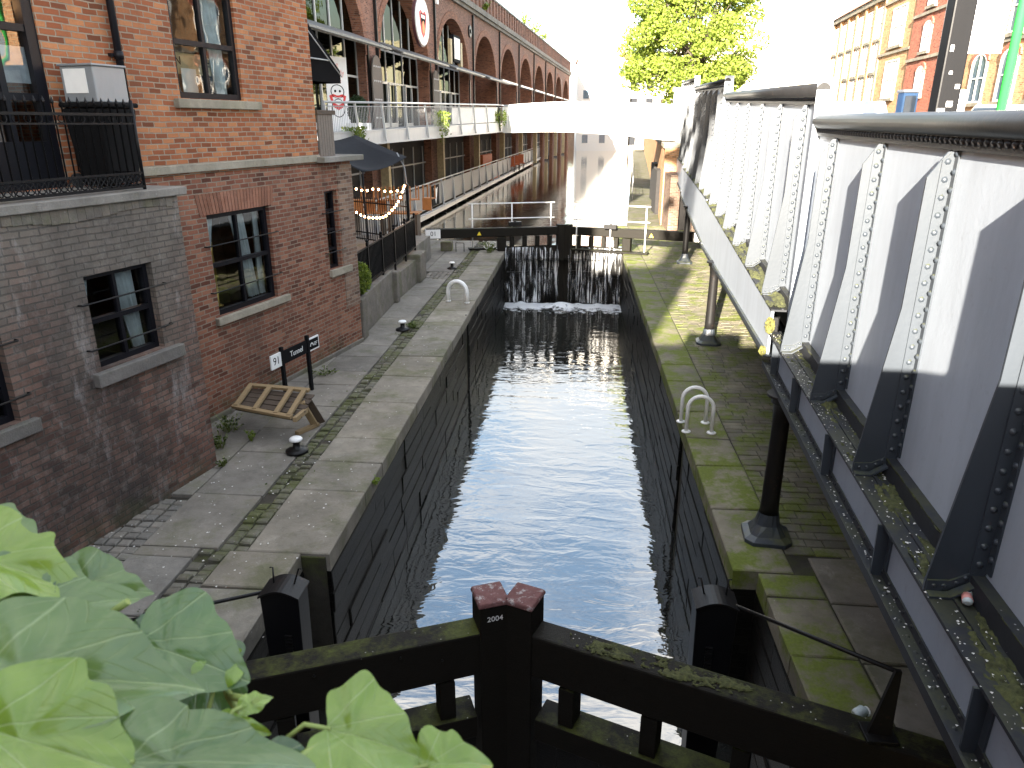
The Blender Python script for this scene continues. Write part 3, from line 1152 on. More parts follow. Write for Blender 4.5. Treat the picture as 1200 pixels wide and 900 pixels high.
window(lb, WL[0], WL[1], WL[2], WL[3], .12, 2, 2, .075, .055, curtain=[(-4.4, -4.05, -4.45, -4.33, 2.2, 3.3), (-3.65, -3.3, -3.35, -3.1, 1.75, 3.3), (-3.02, -2.93, -3.05, -2.93, 1.75, 3.3)],
       sill=(-4.62, -2.62, -.08, .16, 1.55, 1.675), interior='warmdark')
lampy = MB().lathe([(.09, 0), (.09, .02), (.03, .05), (.035, .5), (.05, .52), (.03, .9), (.04, 1.1)], (-4.02, .42, 1.72), 10)
lampy.build('brass_lamp_stand', plain('brass', (.6, .38, .1), .3, .6), lb)
window(lb, WP[0], WP[1], WP[2], WP[3], .14, 1, 4, .05, .04, sill=(-1.12, -.3, -.07, .15, 1.69, 1.835))
window(lb, *WG, GY + .14, 2, 2, .06, .045, curtain=[(WG[0] + .62, WG[0] + .95, WG[0] + .8, WG[0] + .96, 2.0, 3.05), (WG[0] + .06, WG[0] + .3, WG[0] + .06, WG[0] + .14, 2.3, 3.05)],
       sill=(WG[0] - .13, WG[1] + .25, GY - .09, GY + .17, 1.80, 1.965), smat_='stone_dark')
window(lb, *WG0, GY + .14, 2, 2, .06, .045, sill=(WG0[0] - .1, WG0[1] + .16, GY - .08, GY + .17, 1.6, 1.75), smat_='stone_dark')
mb = MB()                                            # soldier-course lintels
n = int((WL[1] - WL[0] + .3) / .078)
for i in range(n):
    s_ = WL[0] - .15 + i * .078
    tl = (i - n / 2) / n
    mb.hexa([(s_ + .006, -.008, 3.335), (s_ + .072, -.008, 3.335), (s_ + .072, .02, 3.335), (s_ + .006, .02, 3.335),
             (s_ + .006 + tl * .12, -.008, 3.66), (s_ + .072 + tl * .12, -.008, 3.66), (s_ + .072 + tl * .12, .02, 3.66), (s_ + .006 + tl * .12, .02, 3.66)])
mb.build('lintel', stone('lintel_brick', (.20, .085, .055), (.36, .18, .12), 0, scale=9, island=.6, specks=False), lb)
for (w_, yy, zz) in ((WL, 0, (2.1, 2.85)), (WG, GY, (2.25, 2.78)), (WG0, GY, (2.02, 2.6)), (WP, 0, (2.2, 2.6, 3.0))):
    for z in zz:
        mb = MB()
        mb.tube([(w_[0] - .14, yy + .02, z), (w_[0] - .13, yy - .06, z), (w_[1] + .13, yy - .06, z + .01), (w_[1] + .14, yy + .02, z + .01)], .011, 6)
        mb.build('window_bar', 'iron', lb)
# drainpipe
mb = MB()
mb.tube([(-5.8, -.08, 9.3), (-5.8, -.08, 4.12)], .05, 10)
for z in (4.5, 5.5, 6.5, 8):
    mb.tube([(-5.8, -.08, z), (-5.8, -.08, z + .1)], .062, 10)
    mb.box(-5.9, -5.7, -.06, .0, z + .03, z + .07)
mb.build('drainpipe', 'window_black', lb)
# balcony door with arched head
d0, d1, dz0, dz1 = DR
mb = MB()
mb.box(d0, d0 + .14, .02, .14, dz0, dz1).box(d1 - .14, d1, .02, .14, dz0, dz1).box(d0 + .14, d1 - .14, .022, .138, dz1 - .12, dz1)
mb.box(d0 + .14, d1 - .14, .022, .138, dz0, dz0 + .55)
for f_ in (.33, .66):
    c = d0 + (d1 - d0) * f_
    mb.box(c - .04, c + .04, .03, .13, dz0 + .55, dz1 - .12)
for z in (5.0, 5.75):
    mb.box(d0 + .14, d1 - .14, .032, .128, z - .04, z + .04)
dr = mb.build('balcony_door', 'window_black', lb)
MB().quad((d0, .09, dz0), (d1, .09, dz0), (d1, .09, dz1), (d0, .09, dz1)).build('pane', 'glass', dr)
MB().quad((d0 - .2, 1.1, dz0), (d1 + .2, 1.1, dz0), (d1 + .2, 1.1, dz1), (d0 - .2, 1.1, dz1)).build('interior', 'warmdark', dr)
MB().ball((-7.2, .5, 6.05), .07, 8, 6).build('lit_bulb', 'bulb', dr)
MB().box(-7.35, -7.02, .1, .11, 5.15, 5.55).build('door_notice', plain('pale_notice', (.4, .42, .46), .6), dr)
mb = MB()                                            # voussoirs over the door, off the top of the frame
for i in range(18):
    s_ = d0 - .1 + i * .1
    mb.box(s_ + .005, s_ + .092, -.012, .02, dz1 + .005, dz1 + .24)
mb.build('door_lintel', 'brick_up', lb)

# balcony railing
rl = thing('balcony_railing', 'ornate black iron railing along the grey ledge in front of the arched door', 'railing', BM @ Vector((g0 - .42, GY + .08, 3.94)), BR)
bars, orn, rails_ = MB(), MB(), MB()
LN = 7.0
H_ = .86
def rseg(fx, ln):
    k = int(ln / .105)
    for i in range(k + 1):
        u = ln * i / k
        p0, p1 = fx(u, .2), fx(u, H_ + .1)
        p1, tp_ = Vector(p1), Vector((0, 0, 1))
        bars.tube([p0, p1, p1 + tp_ * .004, p1 + tp_ * .025, p1 + tp_ * .075], [.010, .010, .017, .02, .002], 6)
    for z, h in ((.04, .03), (.2, .025), (H_, .03), (H_ - .1, .02)):
        rails_.bar(fx(0, z), fx(ln, z), .03, h)
    j = int(ln / .13)
    for i in range(j):
        u = ln * (i + .5) / j
        c = []
        for a in range(11):
            t_ = 2 * PI * a / 10
            q = fx(u + .058 * math.cos(t_), .12 + .06 * math.sin(t_))
            c.append(q)
        orn.tube(c, .008, 4, False)
        orn.tube([fx(u - .06, .06), fx(u + .06, .19)], .007, 4, False)
        orn.tube([fx(u - .06, .19), fx(u + .06, .06)], .007, 4, False)
        c = [fx(u + .04 * math.cos(2 * PI * a / 8), H_ - .05 + .04 * math.sin(2 * PI * a / 8)) for a in range(9)]
        orn.tube(c, .006, 4, False)
rseg(lambda u, z: (-u, 0, z), LN)
rseg(lambda u, z: (0, u, z), 1.0)
bars.tube([(0, 0, 0), (0, 0, 1.02)], .02, 8)
split_build(bars, 'bar', 'black', rl)
split_build(rails_, 'rail', 'black', rl)
tag(orn.build('scrollwork', 'black', rl), kind='stuff')

# bin with a grey meter box standing on it
bn = thing('wheelie_bin', 'black bin standing on the balcony behind the iron railing', 'bin', BM @ Vector((-6.62, -.45, 3.94)), BR)
MB().hexa([(-.22, -.25, .05), (.22, -.25, .05), (.22, .25, .05), (-.22, .25, .05), (-.28, -.3, .94), (.28, -.3, .94), (.28, .3, .94), (-.28, .3, .94)]).build('body', 'blackmat', bn, bev=.03)
MB().box(-.3, .3, -.33, .32, .945, 1.0).build('lid', 'blackmat', bn, bev=.02)
split_build(MB().tube([(-.22, .3, .09), (-.22, .34, .09)], .09, 12).tube([(.22, .3, .09), (.22, .34, .09)], .09, 12), 'wheel', 'tyre', bn)
bx = thing('metal_box', 'grey metal box with a white notice standing on the black bin', 'box', BM @ Vector((-6.62, -.45, 4.945)), BR)
MB().box(-.24, .24, -.25, .25, 0, .40).build('body', 'silver', bx, bev=.012)
MB().box(-.26, .26, -.27, .27, .40, .425).build('lid', 'silver', bx, bev=.008)
MB().box(-.248, -.242, -.14, .2, .1, .37).build('notice', 'whitep', bx)

# black awning on the end wall over the terrace
aw = thing('awning', 'black fabric awning sloping from the end of the brick building over the terrace', 'awning', BM @ Vector((-1.15, 0, 5.6)), BR)
mb = MB()
mb.add([(0, .15, 1.05), (0, 3.2, 1.05), (1.28, 3.2, .12), (1.28, .15, .12), (1.28, 3.2, -.12), (1.28, .15, -.12)], [(0, 1, 2, 3), (3, 2, 4, 5), (0, 3, 0 + 3, 5)][:2])
mb.add([(0, .15, 1.05), (1.28, .15, .12), (1.28, .15, -.12), (0, .15, -.12)], [(0, 1, 2, 3)])
mb.add([(0, 3.2, 1.05), (1.28, 3.2, .12), (1.28, 3.2, -.12), (0, 3.2, -.12)], [(3, 2, 1, 0)])
mb.build('fabric', 'fabric', aw)
split_build(MB().tube([(0, .1, .28), (.78, .1, .28)], .014, 6).tube([(0, .1, .85), (1.25, .1, .0)], .012, 6), 'arm', 'steelgrey', aw)
# slatted timber panel standing on the corner ledge
pn = thing('timber_screen', 'weathered slatted timber screen standing on the stone ledge at the building corner', 'screen', BM @ Vector((-1.1, .0, 4.09)), BR)
mb = MB()
for i in range(6):
    mb.box(i * .09, i * .09 + .08, -.02, .02, .0, .78)
mb.build('slats', 'slats', pn, bev=.005)
MB().box(-.04, .62, -.04, .04, .78, .86).build('rail', 'wood2', pn, bev=.006)
#PART3
# ------------------------------------------------------------------ iron girder parapet of the street on the right
def lerp(a, b, t):
    return a + (b - a) * t


def girder(label, s0, s1, zbase, zpan, ztop, ribs, plate, detail=True, stiff=(), zlow=(1.87, 1.87), rail_r=.075):
    """sections of the cantilevered parapet; frame: x along the street away from the viewer, +y to the canal.
    plane y=0 is the outer edge of the ledge, the panel stands at y=-PO"""
    PO = .30
    o = GM @ Vector((s0, 0, 0))
    t = thing('girder_parapet', label, 'parapet', o, PI / 2 - GT)
    L_ = s1 - s0
    zb = lambda s: lerp(zbase[0], zbase[1], s / L_)
    zp = lambda s: lerp(zpan[0], zpan[1], s / L_)
    zt = lambda s: lerp(ztop[0], ztop[1], s / L_)
    zl = lambda s: lerp(zlow[0], zlow[1], s / L_)
    def strip(mb, a, b, y0, y1, z0, z1):
        mb.hexa([(a, y1, z0(a)), (b, y1, z0(b)), (b, y0, z0(b)), (a, y0, z0(a)), (a, y1, z1(a)), (b, y1, z1(b)), (b, y0, z1(b)), (a, y0, z1(a))])
    mb = MB()
    strip(mb, 0, L_, -PO, -PO - .03, lambda s: zb(s) + .0, lambda s: zt(s) - .2)
    mb.build('panel', 'panel', t)
    # ledge plate, web and lower flange
    mb = MB()
    strip(mb, 0, L_, -.012, -PO - .2, lambda s: zb(s) - .022, lambda s: zb(s))
    mb.build('ledge_plate', 'ledge', t)
    mb = MB()
    strip(mb, 0, L_, -.135, -.16, lambda s: zb(s) - .005, lambda s: zb(s) + .014)     # joint strip on the ledge
    strip(mb, 0, L_, -PO + .075, -PO + .002, lambda s: zb(s), lambda s: zp(s))
    mb.build('ledge_angle', 'ledge', t)
    if plate:
        mb = MB()
        strip(mb, 0, L_, -.02, -.05, lambda s: zl(s), lambda s: zb(s) - .022)
        mb.build('web', 'panel', t)
        mb = MB()
        strip(mb, 0, L_, .02, -.018, lambda s: zl(s) - .03, lambda s: zl(s) + .05)
        strip(mb, 0, L_, .02, -.2, lambda s: zl(s) - .035, lambda s: zl(s) - .005)
        mb.build('lower_flange', 'rib', t)
    else:
        mb = MB()
        strip(mb, 0, L_, -.08, -.10, lambda s: zl(s), lambda s: zb(s) - .022)
        mb.build('web', 'webp', t)
        mb = MB()
        strip(mb, 0, L_, .02, -.30, lambda s: zl(s) - .03, lambda s: zl(s))
        strip(mb, 0, L_, .022, .004, lambda s: zl(s) - .05, lambda s: zl(s) + .02)
        strip(mb, 0, L_, -.066, -.078, lambda s: zl(s), lambda s: zl(s) + .06)
        x = .06
        while x < L_:
            mb.dome((x, -.035, zl(x)), (0, 0, 1), .014)
            mb.dome((x + .05, -.066, zl(x) + .035), (0, 1, 0), .014)
            x += .14
        mb.build('lower_flange', 'ledge', t)
        for s_ in stiff:
            s_ -= s0
            if 0 < s_ < L_:
                mb = MB()
                mb.hexa([(s_ - .008, .0, zl(s_)), (s_ + .008, .0, zl(s_)), (s_ + .008, -.079, zl(s_)), (s_ - .008, -.079, zl(s_)),
                         (s_ - .008, .01, zb(s_) - .023), (s_ + .008, .01, zb(s_) - .023), (s_ + .008, -.079, zb(s_) - .023), (s_ - .008, -.079, zb(s_) - .023)])
                mb.box(s_ - .06, s_ + .06, -.079, -.068, zl(s_), zb(s_) - .024)
                mb.build('web_stiffener', 'rib', t)
    # ribs: flat gusset plates with an angle iron up the panel, riveted
    for s_ in ribs:
        s_ -= s0
        H = zt(s_) - .24 - zb(s_)
        z0 = zb(s_)
        prof = [(-PO + .002, .12), (-PO + .08, .05), (-.14, .0), (-.01, .0), (-.01, .06), (-PO + .155, H * .55), (-PO + .15, H - .16), (-PO + .05, H), (-PO + .002, H)]
        mb = MB()
        mb.prism(prof, lambda y, z, c: (c, y, z0 + z), s_ - .009, s_ + .009)
        # angle iron legs on both faces, against the panel
        for sg in (-1, 1):
            a, b = sorted((s_ + sg * .009, s_ + sg * .02))
            mb.prism([(-PO + .002, .14), (-PO + .085, .07), (-PO + .08, H - .05), (-PO + .03, H), (-PO + .002, H)], lambda y, z, c: (c, y, z0 + z), a, b)
            a, b = sorted((s_ + sg * .02, s_ + sg * .075))
            mb.box(a, b, -PO + .001, -PO + .012, z0 + .16, z0 + H)
            # curved foot angle
            ft = [(-.015, .004), (-.015, .075), (-.13, .085), (-PO + .06, .15), (-PO + .05, .125), (-.12, .03), (-.05, .004)]
            mb.prism(ft, lambda y, z, c: (c, y, z0 + z), *sorted((s_ + sg * .009, s_ + sg * .022)))
            mb.prism([(-.015, .001), (-.015, .014), (-.12, .016), (-PO + .06, .1), (-PO + .06, .085), (-.12, .002)], lambda y, z, c: (c, y, z0 + z), *sorted((s_ + sg * .022, s_ + sg * .08)))
        rv = mb
        n = int(H / (.115 if detail else .14))
        for i in range(n):
            z = z0 + .2 + (H - .26) * i / (n - 1)
            for sg in ((-1, 1) if detail else (-1,)):
                rv.dome((s_ + sg * .0195, -PO + .048, z), (sg, 0, 0), .022, .75)
                rv.dome((s_ + sg * .05, -PO + .012, z + .05), (0, 1, 0), .022, .75)
        for (yy, zz) in ((-.05, .045), (-.1, .05), (-.16, .075), (-.2, .11)):
            rv.dome((s_ - .022, yy, z0 + zz), (-1, 0, 0), .014)
        mb.build('rib', 'rib', t)
    # top rail with its riveted angle
    mb = MB()
    mb.tube([(0, -PO + .02, zt(0) - rail_r), (L_, -PO + .02, zt(L_) - rail_r)], rail_r, 16)
    rlr = mb.build('top_rail', 'rail', t)
    mb = MB()
    strip(mb, 0, L_, -PO + .03, -PO - .05, lambda s: zt(s) - .23, lambda s: zt(s) - .12)
    x = .05
    while x < L_:
        mb.dome((x, -PO + .03, zt(x) - .175), (0, 1, 0), .026, .9)
        x += .085
    mb.build('riveted_band', 'rail', rlr)
    # end post
    mb = MB()
    mb.box(L_ - .03, L_, -PO - .12, -PO + .09, zb(L_), zt(L_) + .02)
    mb.build('end_post', 'panel', t)
    MB().box(0, .02, -PO - .12, -PO + .09, zb(0), zt(0) + .05).build('end_post', 'panel', t)
    return t


girder('nearest girder parapet section with the lowest rail and an open riveted flange under its ledge', -8.0, 1.1, (2.27, 2.27), (2.4, 2.4), (4.74, 4.8),
       [.25, -1.32, -2.79, -4.27, -5.75, -7.2], False, True, [.62, -.6, -2.05, -3.53, -5.0])
girder('second girder parapet section, sunlit white panels with a plated beam above the path', 1.1, 11.5, (2.55, 2.86), (2.66, 2.97), (5.13, 5.42),
       [1.9, 3.65, 5.4, 7.15, 8.9, 10.65], True, True, zlow=(1.98, 1.72))
girder('third girder parapet section, dappled by tree shade between two steps in the rail', 11.5, 23.5, (2.9, 3.0), (3.0, 3.1), (5.74, 6.1),
       [12.4 + 1.8 * i for i in range(7)], True, False, zlow=(1.75, 1.95))
girder('farthest girder parapet section, highest rail, ending beside the tree', 23.5, 34.0, (3.1, 3.2), (3.2, 3.3), (6.42, 6.8),
       [24.4 + 1.8 * i for i in range(6)], True, False, zlow=(2.1, 2.3))
pp = thing('end_pier', 'pale stone pier closing the far end of the girder parapet', 'pier', GM @ Vector((34.5, -.35, 0)), PI / 2 - GT)
MB().box(-.45, .45, -.5, .5, 1.0, 6.3).build('shaft', 'render', pp, bev=.03)
MB().box(-.52, .52, -.57, .57, 6.3, 6.5).build('cap', 'render', pp, bev=.05)


def column(x, y, ztop, label):
    t = thing('iron_column', label, 'column', (x, y, 0), PI / 2 - GT)
    MB().lathe([(.115, .28), (.105, .5), (.095, ztop - .35), (.11, ztop - .12), (.14, ztop - .1), (.14, ztop - .04), (.19, ztop - .03), (.19, ztop)], (0, 0, 0), 16).build('shaft', 'iron', t)
    mb = MB()
    prof = [(.27, 0), (.27, .05), (.2, .09), (.14, .2), (.118, .34)]
    vs = []
    n = 16
    for (r, z) in prof:
        for k in range(n):
            a = 2 * PI * k / n + PI / 16
            c_, s_ = math.cos(a), math.sin(a)
            sq = r / max(abs(c_), abs(s_))
            w = min(1, (.34 - z) / .25)
            q = sq * w + r * (1 - w)
            vs.append((q * c_, q * s_, z))
    fs = []
    for i in range(len(prof) - 1):
        for k in range(n):
            fs.append((i * n + k, i * n + (k + 1) % n, (i + 1) * n + (k + 1) % n, (i + 1) * n + k))
    mb.add(vs, fs)
    mb.build('flared_base', 'rib', t, bev=.006)
    return t


column(2.40, 7.88, 1.84, 'black iron column on a flared square base nearest the viewer on the right path')
column(3.08, 16.2, 1.86, 'sunlit iron column second from the viewer with moss round its base')
column(3.92, 26.4, 2.0, 'slim dark iron column behind the balance beam, farthest on the right path')

# lump of moss at the joint of the two nearest sections, leaf scrap, litter
mb = MB(GM)
rnd = random.Random(5)
blob_leaves(mb, (.99, .0, 2.38), (.08, .05, .10), 520, .035, 3)
blob_leaves(mb, (1.1, .03, 2.02), (.06, .04, .06), 220, .03, 4)
tag(mb.build('moss_clump', 'moss'), 'yellow-green moss bulging from the joint between the two nearest girder sections', 'moss', kind='stuff')
def moss_strip(mb, s0, s1, y0, y1, zf, ds, seed, thr=.0, amp=.035, fade=0., ny_=14):
    nx_, ny_ = int((s1 - s0) / ds), ny_
    hh = {}
    for a in range(nx_ + 1):
        for b in range(ny_ + 1):
            s_, v = s0 + (s1 - s0) * a / nx_, b / ny_
            h = mnoise.noise(Vector((s_ * 2.1, v * 1.2, seed))) * .7 + mnoise.noise(Vector((s_ * 9, v * 4, seed + 3))) * .45 + mnoise.noise(Vector((s_ * 34, v * 12, seed + 5))) * .3 - thr + .25 * (.6 - v) - (fade * ((abs(v - .5) * 2) ** 3 + (abs(a / nx_ - .5) * 2) ** 4) if fade else 0)
            hh[a, b] = (s_, y0 + (y1 - y0) * v + .01 * mnoise.noise(Vector((s_ * 20, v * 7, 1))), h)
    ix = {}
    vs, fs = [], []
    def vid(a, b):
        if (a, b) not in ix:
            s_, y_, h = hh[a, b]
            ix[a, b] = len(vs)
            vs.append((s_, y_, zf(s_) + min(amp, max(0, h) * amp * 1.6) + (.001 if h > 0 else -.006)))
        return ix[a, b]
    for a in range(nx_):
        for b in range(ny_):
            q = [(a, b), (a + 1, b), (a + 1, b + 1), (a, b + 1)]
            if max(hh[k][2] for k in q) > 0:
                fs.append(tuple(vid(*k) for k in q))
    mb.add(vs, fs, True)


mb = MB(GM)
moss_strip(mb, -6.5, 1.05, -.225, -.05, lambda s_: 2.27, .012, 1.0, .12)
moss_strip(mb, -6.5, 1.05, -.226, -.224, lambda s_: 2.40, .05, 1.5, .1, .01)
moss_strip(mb, 1.15, 11.4, -.225, -.0, lambda s_: 2.55 + .31 * (s_ - 1.1) / 10.4, .04, 2.0, -.1, .06)
moss_strip(mb, 11.6, 23.4, -.225, -.02, lambda s_: 2.9 + .1 * (s_ - 11.5) / 12, .06, 3.0, -.1, .06)
moss_strip(mb, 23.6, 33.9, -.225, -.02, lambda s_: 3.1 + .1 * (s_ - 23.5) / 10.5, .06, 4.0, -.1, .06)
tag(mb.build('ledge_moss', 'moss2'), 'dark moss growing along the foot of the girder panels', 'moss', kind='stuff')
mb = MB(GM)
for i in range(900):
    s_ = rnd.uniform(-6, 1)
    low = rnd.random() < .35
    y_ = rnd.uniform(-.26, .0) if not low else rnd.uniform(-.13, .01)
    z_ = 2.275 if not low else 1.872
    a = rnd.uniform(0, 6.28)
    r_ = rnd.uniform(.003, .011) * (1.3 if rnd.random() < .12 else .8)
    c_, n_ = math.cos(a) * r_, math.sin(a) * r_
    mb.quad((s_ - c_, y_ - n_, z_ + .003), (s_ + n_, y_ - c_, z_ + .006), (s_ + c_, y_ + n_, z_ + .004), (s_ - n_, y_ + c_, z_ + .008))
tag(mb.build('ledge_petals', 'litter'), 'pale petals and droppings scattered on the dark girder ledge', 'petals', kind='stuff')
bt = thing('litter_bottle', 'crumpled clear plastic wrapper with red print lying on the mossy ledge', 'wrapper', GM @ Vector((-4.35, -.2, 2.305)), 1.15)
MB().tube([(-.07, 0, 0), (-.06, 0, .004), (-.01, .004, .006), (.03, -.003, .004), (.065, 0, 0), (.075, 0, 0)], [.016, .027, .024, .027, .026, .012], 9).build('body', 'plastic', bt)
MB().tube([(-.055, 0, .003), (-.03, .002, .005), (-.005, .003, .006)], [.0285, .0272, .0262], 9).build('red_print_band', 'redpale', bt)
bt = thing('crushed_cup', 'crushed white cup lying by the beam end on the right path', 'cup', (2.5, 5.02, .02), .4)
MB().tube([(-.07, 0, .035), (-.05, 0, .04), (.02, .01, .04), (.06, .0, .035)], [.035, .045, .05, .03], 10).build('body', 'plastic', bt)
MB().tube([(.055, 0, .036), (.065, 0, .036)], .042, 12).build('lid', 'whitep', bt)

# ------------------------------------------------------------------ lock gates
def mitre_gate(label, hx, hy, mx_, my, ztop, zbot, tail, post_up, mats, near, sgn, date=None):
    """one leaf: heel at (hx,hy), mitre at (mx_,my); balance beam runs on past the heel by tail metres"""
    h, m = Vector((hx, hy, 0)), Vector((mx_, my, 0))
    d = (m - h).normalized()
    ang = math.atan2(d.y, d.x)
    Ln = (m - h).length
    t = thing('lock_gate', label, 'lock gate', h, ang)
    bw, bh = (.27, .52) if near else (.28, .36)
    zt = ztop
    bm = MB()
    bm.hexa([(-tail, -bw / 2, zt - bh), (Ln - .2, -bw / 2 * .95, zt - bh * .92), (Ln - .2, bw / 2 * .95, zt - bh * .92), (-tail, bw / 2, zt - bh),
             (-tail, -bw / 2, zt), (Ln - .2, -bw / 2 * .95, zt - .02), (Ln - .2, bw / 2 * .95, zt - .02), (-tail, bw / 2, zt)])
    beam = bm.build('balance_beam', mats[0], t, bev=.02)
    MB().box(Ln - .30, Ln - .02, -.15, .15, zbot, zt + post_up).build('mitre_post', mats[0], t, bev=.015)
    MB().box(-.16, .16, -.16, .16, zbot, zt - bh - .002).build('heel_post', mats[0], t, bev=.015)
    r2 = zt - bh - (.42 if near else .38)
    mb = MB()
    mb.box(.16, Ln - .34, -.15, .15, r2 - .25, r2)
    mr_ = mb.build('middle_rail', mats[0], t, bev=.015)
    if not near:
        MB().box(.2, Ln - .36, -.155, .13, r2 + .004, r2 + .016).build('water_film', 'canal_water', mr_)
    k = 3 if near else 4
    for i in range(k):
        x = .16 + (Ln - .5) * (i + .5 + (.12 if near else 0)) / k
        MB().box(x - .075, x + .075, -.11, .11, r2 + .001, zt - bh - .001).build('stile', mats[0], t, bev=.01)
    mb = MB()
    n = 11
    for i in range(n):
        x0 = .16 + (Ln - .5) * i / n
        mb.box(x0 + .004, x0 + (Ln - .5) / n - .004, -.05 * sgn - .035, -.05 * sgn + .035, zbot, r2 - .252)
    mb.build('planking', mats[1], t)
    for z in ([r2 - 1.0, r2 - 1.9] if near else [r2 - 1.0]):
        MB().box(.16, Ln - .34, -.14, .14, z - .2, z).build('lower_rail', mats[1], t, bev=.015)
    return t, beam, Ln, ang, zt


NZ = .36
gL, bL, lnL, aL, _ = mitre_gate('near left lock gate leaf of black timber, its post cap painted red and dated', -2.98, 4.62, -.53, 5.62, NZ, -3.2, 3.4, .26, ('gate', 'gate_wet'), True, 1)
gR, bR, lnR, aR, _ = mitre_gate('near right lock gate leaf of black timber with moss on its beam', 2.12, 4.62, -.52, 5.62, NZ, -3.2, 2.6, .26, ('gate', 'gate_wet'), True, -1)
for g, ln, side in ((gL, lnL, 1), (gR, lnR, -1)):
    mb = MB()
    z = NZ + .26
    mb.hexa([(ln - .315, -.165, z + .002), (ln - .01, -.165, z + .002), (ln - .01, .165, z + .002), (ln - .315, .165, z + .002), (ln - .30, -.15, z + .045), (ln - .025, -.15, z + .045), (ln - .025, .15, z + .045), (ln - .30, .15, z + .045)])
    mb.build('red_cap', 'redcap', g, bev=.012)
text(gL, '2004', 'whitep', .075, facing((lnL - .16, -.153, NZ + .13)), depth=.001)
mb = MB()
for i in range(8):
    x = .3 + i * .37 - .9
    for yy in (.05, -.06):
        mb.ball((x, -.1375, NZ - .1 - .12 * (i % 2)), .013, 6, 4)
mb.build('bolt_heads', 'iron', gL)
bk_ = Vector((2.38, 4.47, NZ))
mb = MB().box(2.27, 2.5, 4.38, 4.58, NZ + .002, NZ + .028)
mb.build('bracket_plate', 'iron', gR, True, .004)
MB().hexa([(2.30, 4.46, NZ + .028), (2.46, 4.44, NZ + .028), (2.46, 4.47, NZ + .028), (2.30, 4.49, NZ + .028), (2.40, 4.45, NZ + .62), (2.44, 4.445, NZ + .62), (2.44, 4.475, NZ + .62), (2.40, 4.48, NZ + .62)]).build('bracket', 'iron', gR, True)
# moss patches on the beams
mb = MB()
moss_strip(mb, .5, 2.3, .125, -.125, lambda s_: NZ, .007, 7.0, -.02, .012, .5, 36)
mb.build('beam_moss', 'moss2', gR)

# ground paddle gear: cast iron quadrant box with toothed rack, and its draw rod
def paddle(x, y, label, rod_to, face):
    t = thing('paddle_gear', label, 'paddle gear', (x, y, 0), 0)
    mb = MB()
    n = 10
    top = [(-.19 + .38 * i / n, .43 + .07 * math.sin(PI * i / n)) for i in range(n + 1)]
    mb.prism([(-.15, -1.6)] + top[:1] + top[1:] + [(.15, -1.6)], lambda a, z, c: (a, c, z), -.13, .13)
    mb.build('casting', 'black', t, bev=.012)
    mb = MB()
    for i in range(n):
        (a0, z0), (a1, z1) = top[i], top[i + 1]
        mb.hexa([(a0 * 1.06, -.15, z0 + .001), (a1 * 1.06, -.15, z1 + .001), (a1 * 1.06, .15, z1 + .001), (a0 * 1.06, .15, z0 + .001),
                 (a0 * 1.06, -.15, z0 + .022), (a1 * 1.06, -.15, z1 + .022), (a1 * 1.06, .15, z1 + .022), (a0 * 1.06, .15, z0 + .022)])
    mb.build('curved_cap', 'iron', t)
    mb = MB()
    for sx in (-.1, .1):
        mb.tube([(sx, .02, .49), (sx * 1.3, .1, .62), (sx * 1.6, .1, .62)], .009, 5)
    split_build(mb, 'handle', 'iron', t)
    mb = MB()
    for i in range(11):
        mb.box(face * .06, face * .06 + .07, -.15, -.129, .0 - .035 * i, .018 - .035 * i)
    tag(mb.build('toothed_rack', 'iron', t), kind='stuff')
    r = Vector(rod_to) - Vector((x, y, 0))
    MB().tube([(.15 * (1 if r.x > 0 else -1), 0, .42), tuple(r)], .019, 8).build('draw_rod', 'iron', t)
    return t


paddle(-2.72, 5.74, 'black cast iron paddle gear with a toothed rack beside the left gate', (-4.35, 5.2, .3), .3)
paddle(1.42, 5.92, 'black cast iron paddle gear with a toothed rack beside the right gate', (2.42, 4.47, NZ + .6), -1.2)

# far (top) gates, with balance beams, railings and signs
fgL, fbL, fl_, fa, _ = mitre_gate('far left lock gate leaf with water pouring over it and a long balance beam', XL - .12, YG + .25, -.44, YG + .95, .90, -2.4, 2.95, .06, ('gate', 'gate_wet'), False, 1)
fgR, fbR, fr_, fb_, _ = mitre_gate('far right lock gate leaf with water pouring over it and a sunlit railing', XR + .12, YG + .25, -.43, YG + .95, .90, -2.4, 3.1, .06, ('gate', 'gate_wet'), False, -1)
mb = MB()
mb.box(-2.94, -2.4, -.151, -.143, .56, .895).box(-2.96, -2.94, -.15, .15, .54, .896)
e1 = mb.build('white_beam_end', 'whitep', fgL)
text(e1, '01', 'blackmat', .24, facing((-2.67, -.153, .73)), depth=.001)
MB().box(2.42 - 5.52, -2.55, .1435, .151, .56, .895).build('white_beam_end', 'whitep', fgR)
for g, x in ((fgL, -.9), (fgR, -.95)):
    sg = -1 if g is fgL else 1
    mb = MB()
    yy = -.1435 if g is fgL else .1435
    yz = yy + (-.006 if g is fgL else .006)
    mb.add([(x - .085, yy, .63), (x + .085, yy, .63), (x, yy, .78), (x - .085, yz, .63), (x + .085, yz, .63), (x, yz, .78)], [(0, 1, 2), (3, 5, 4), (0, 1, 4, 3), (1, 2, 5, 4), (2, 0, 3, 5)])
    mb.build('warning_triangle', 'yellow', g)
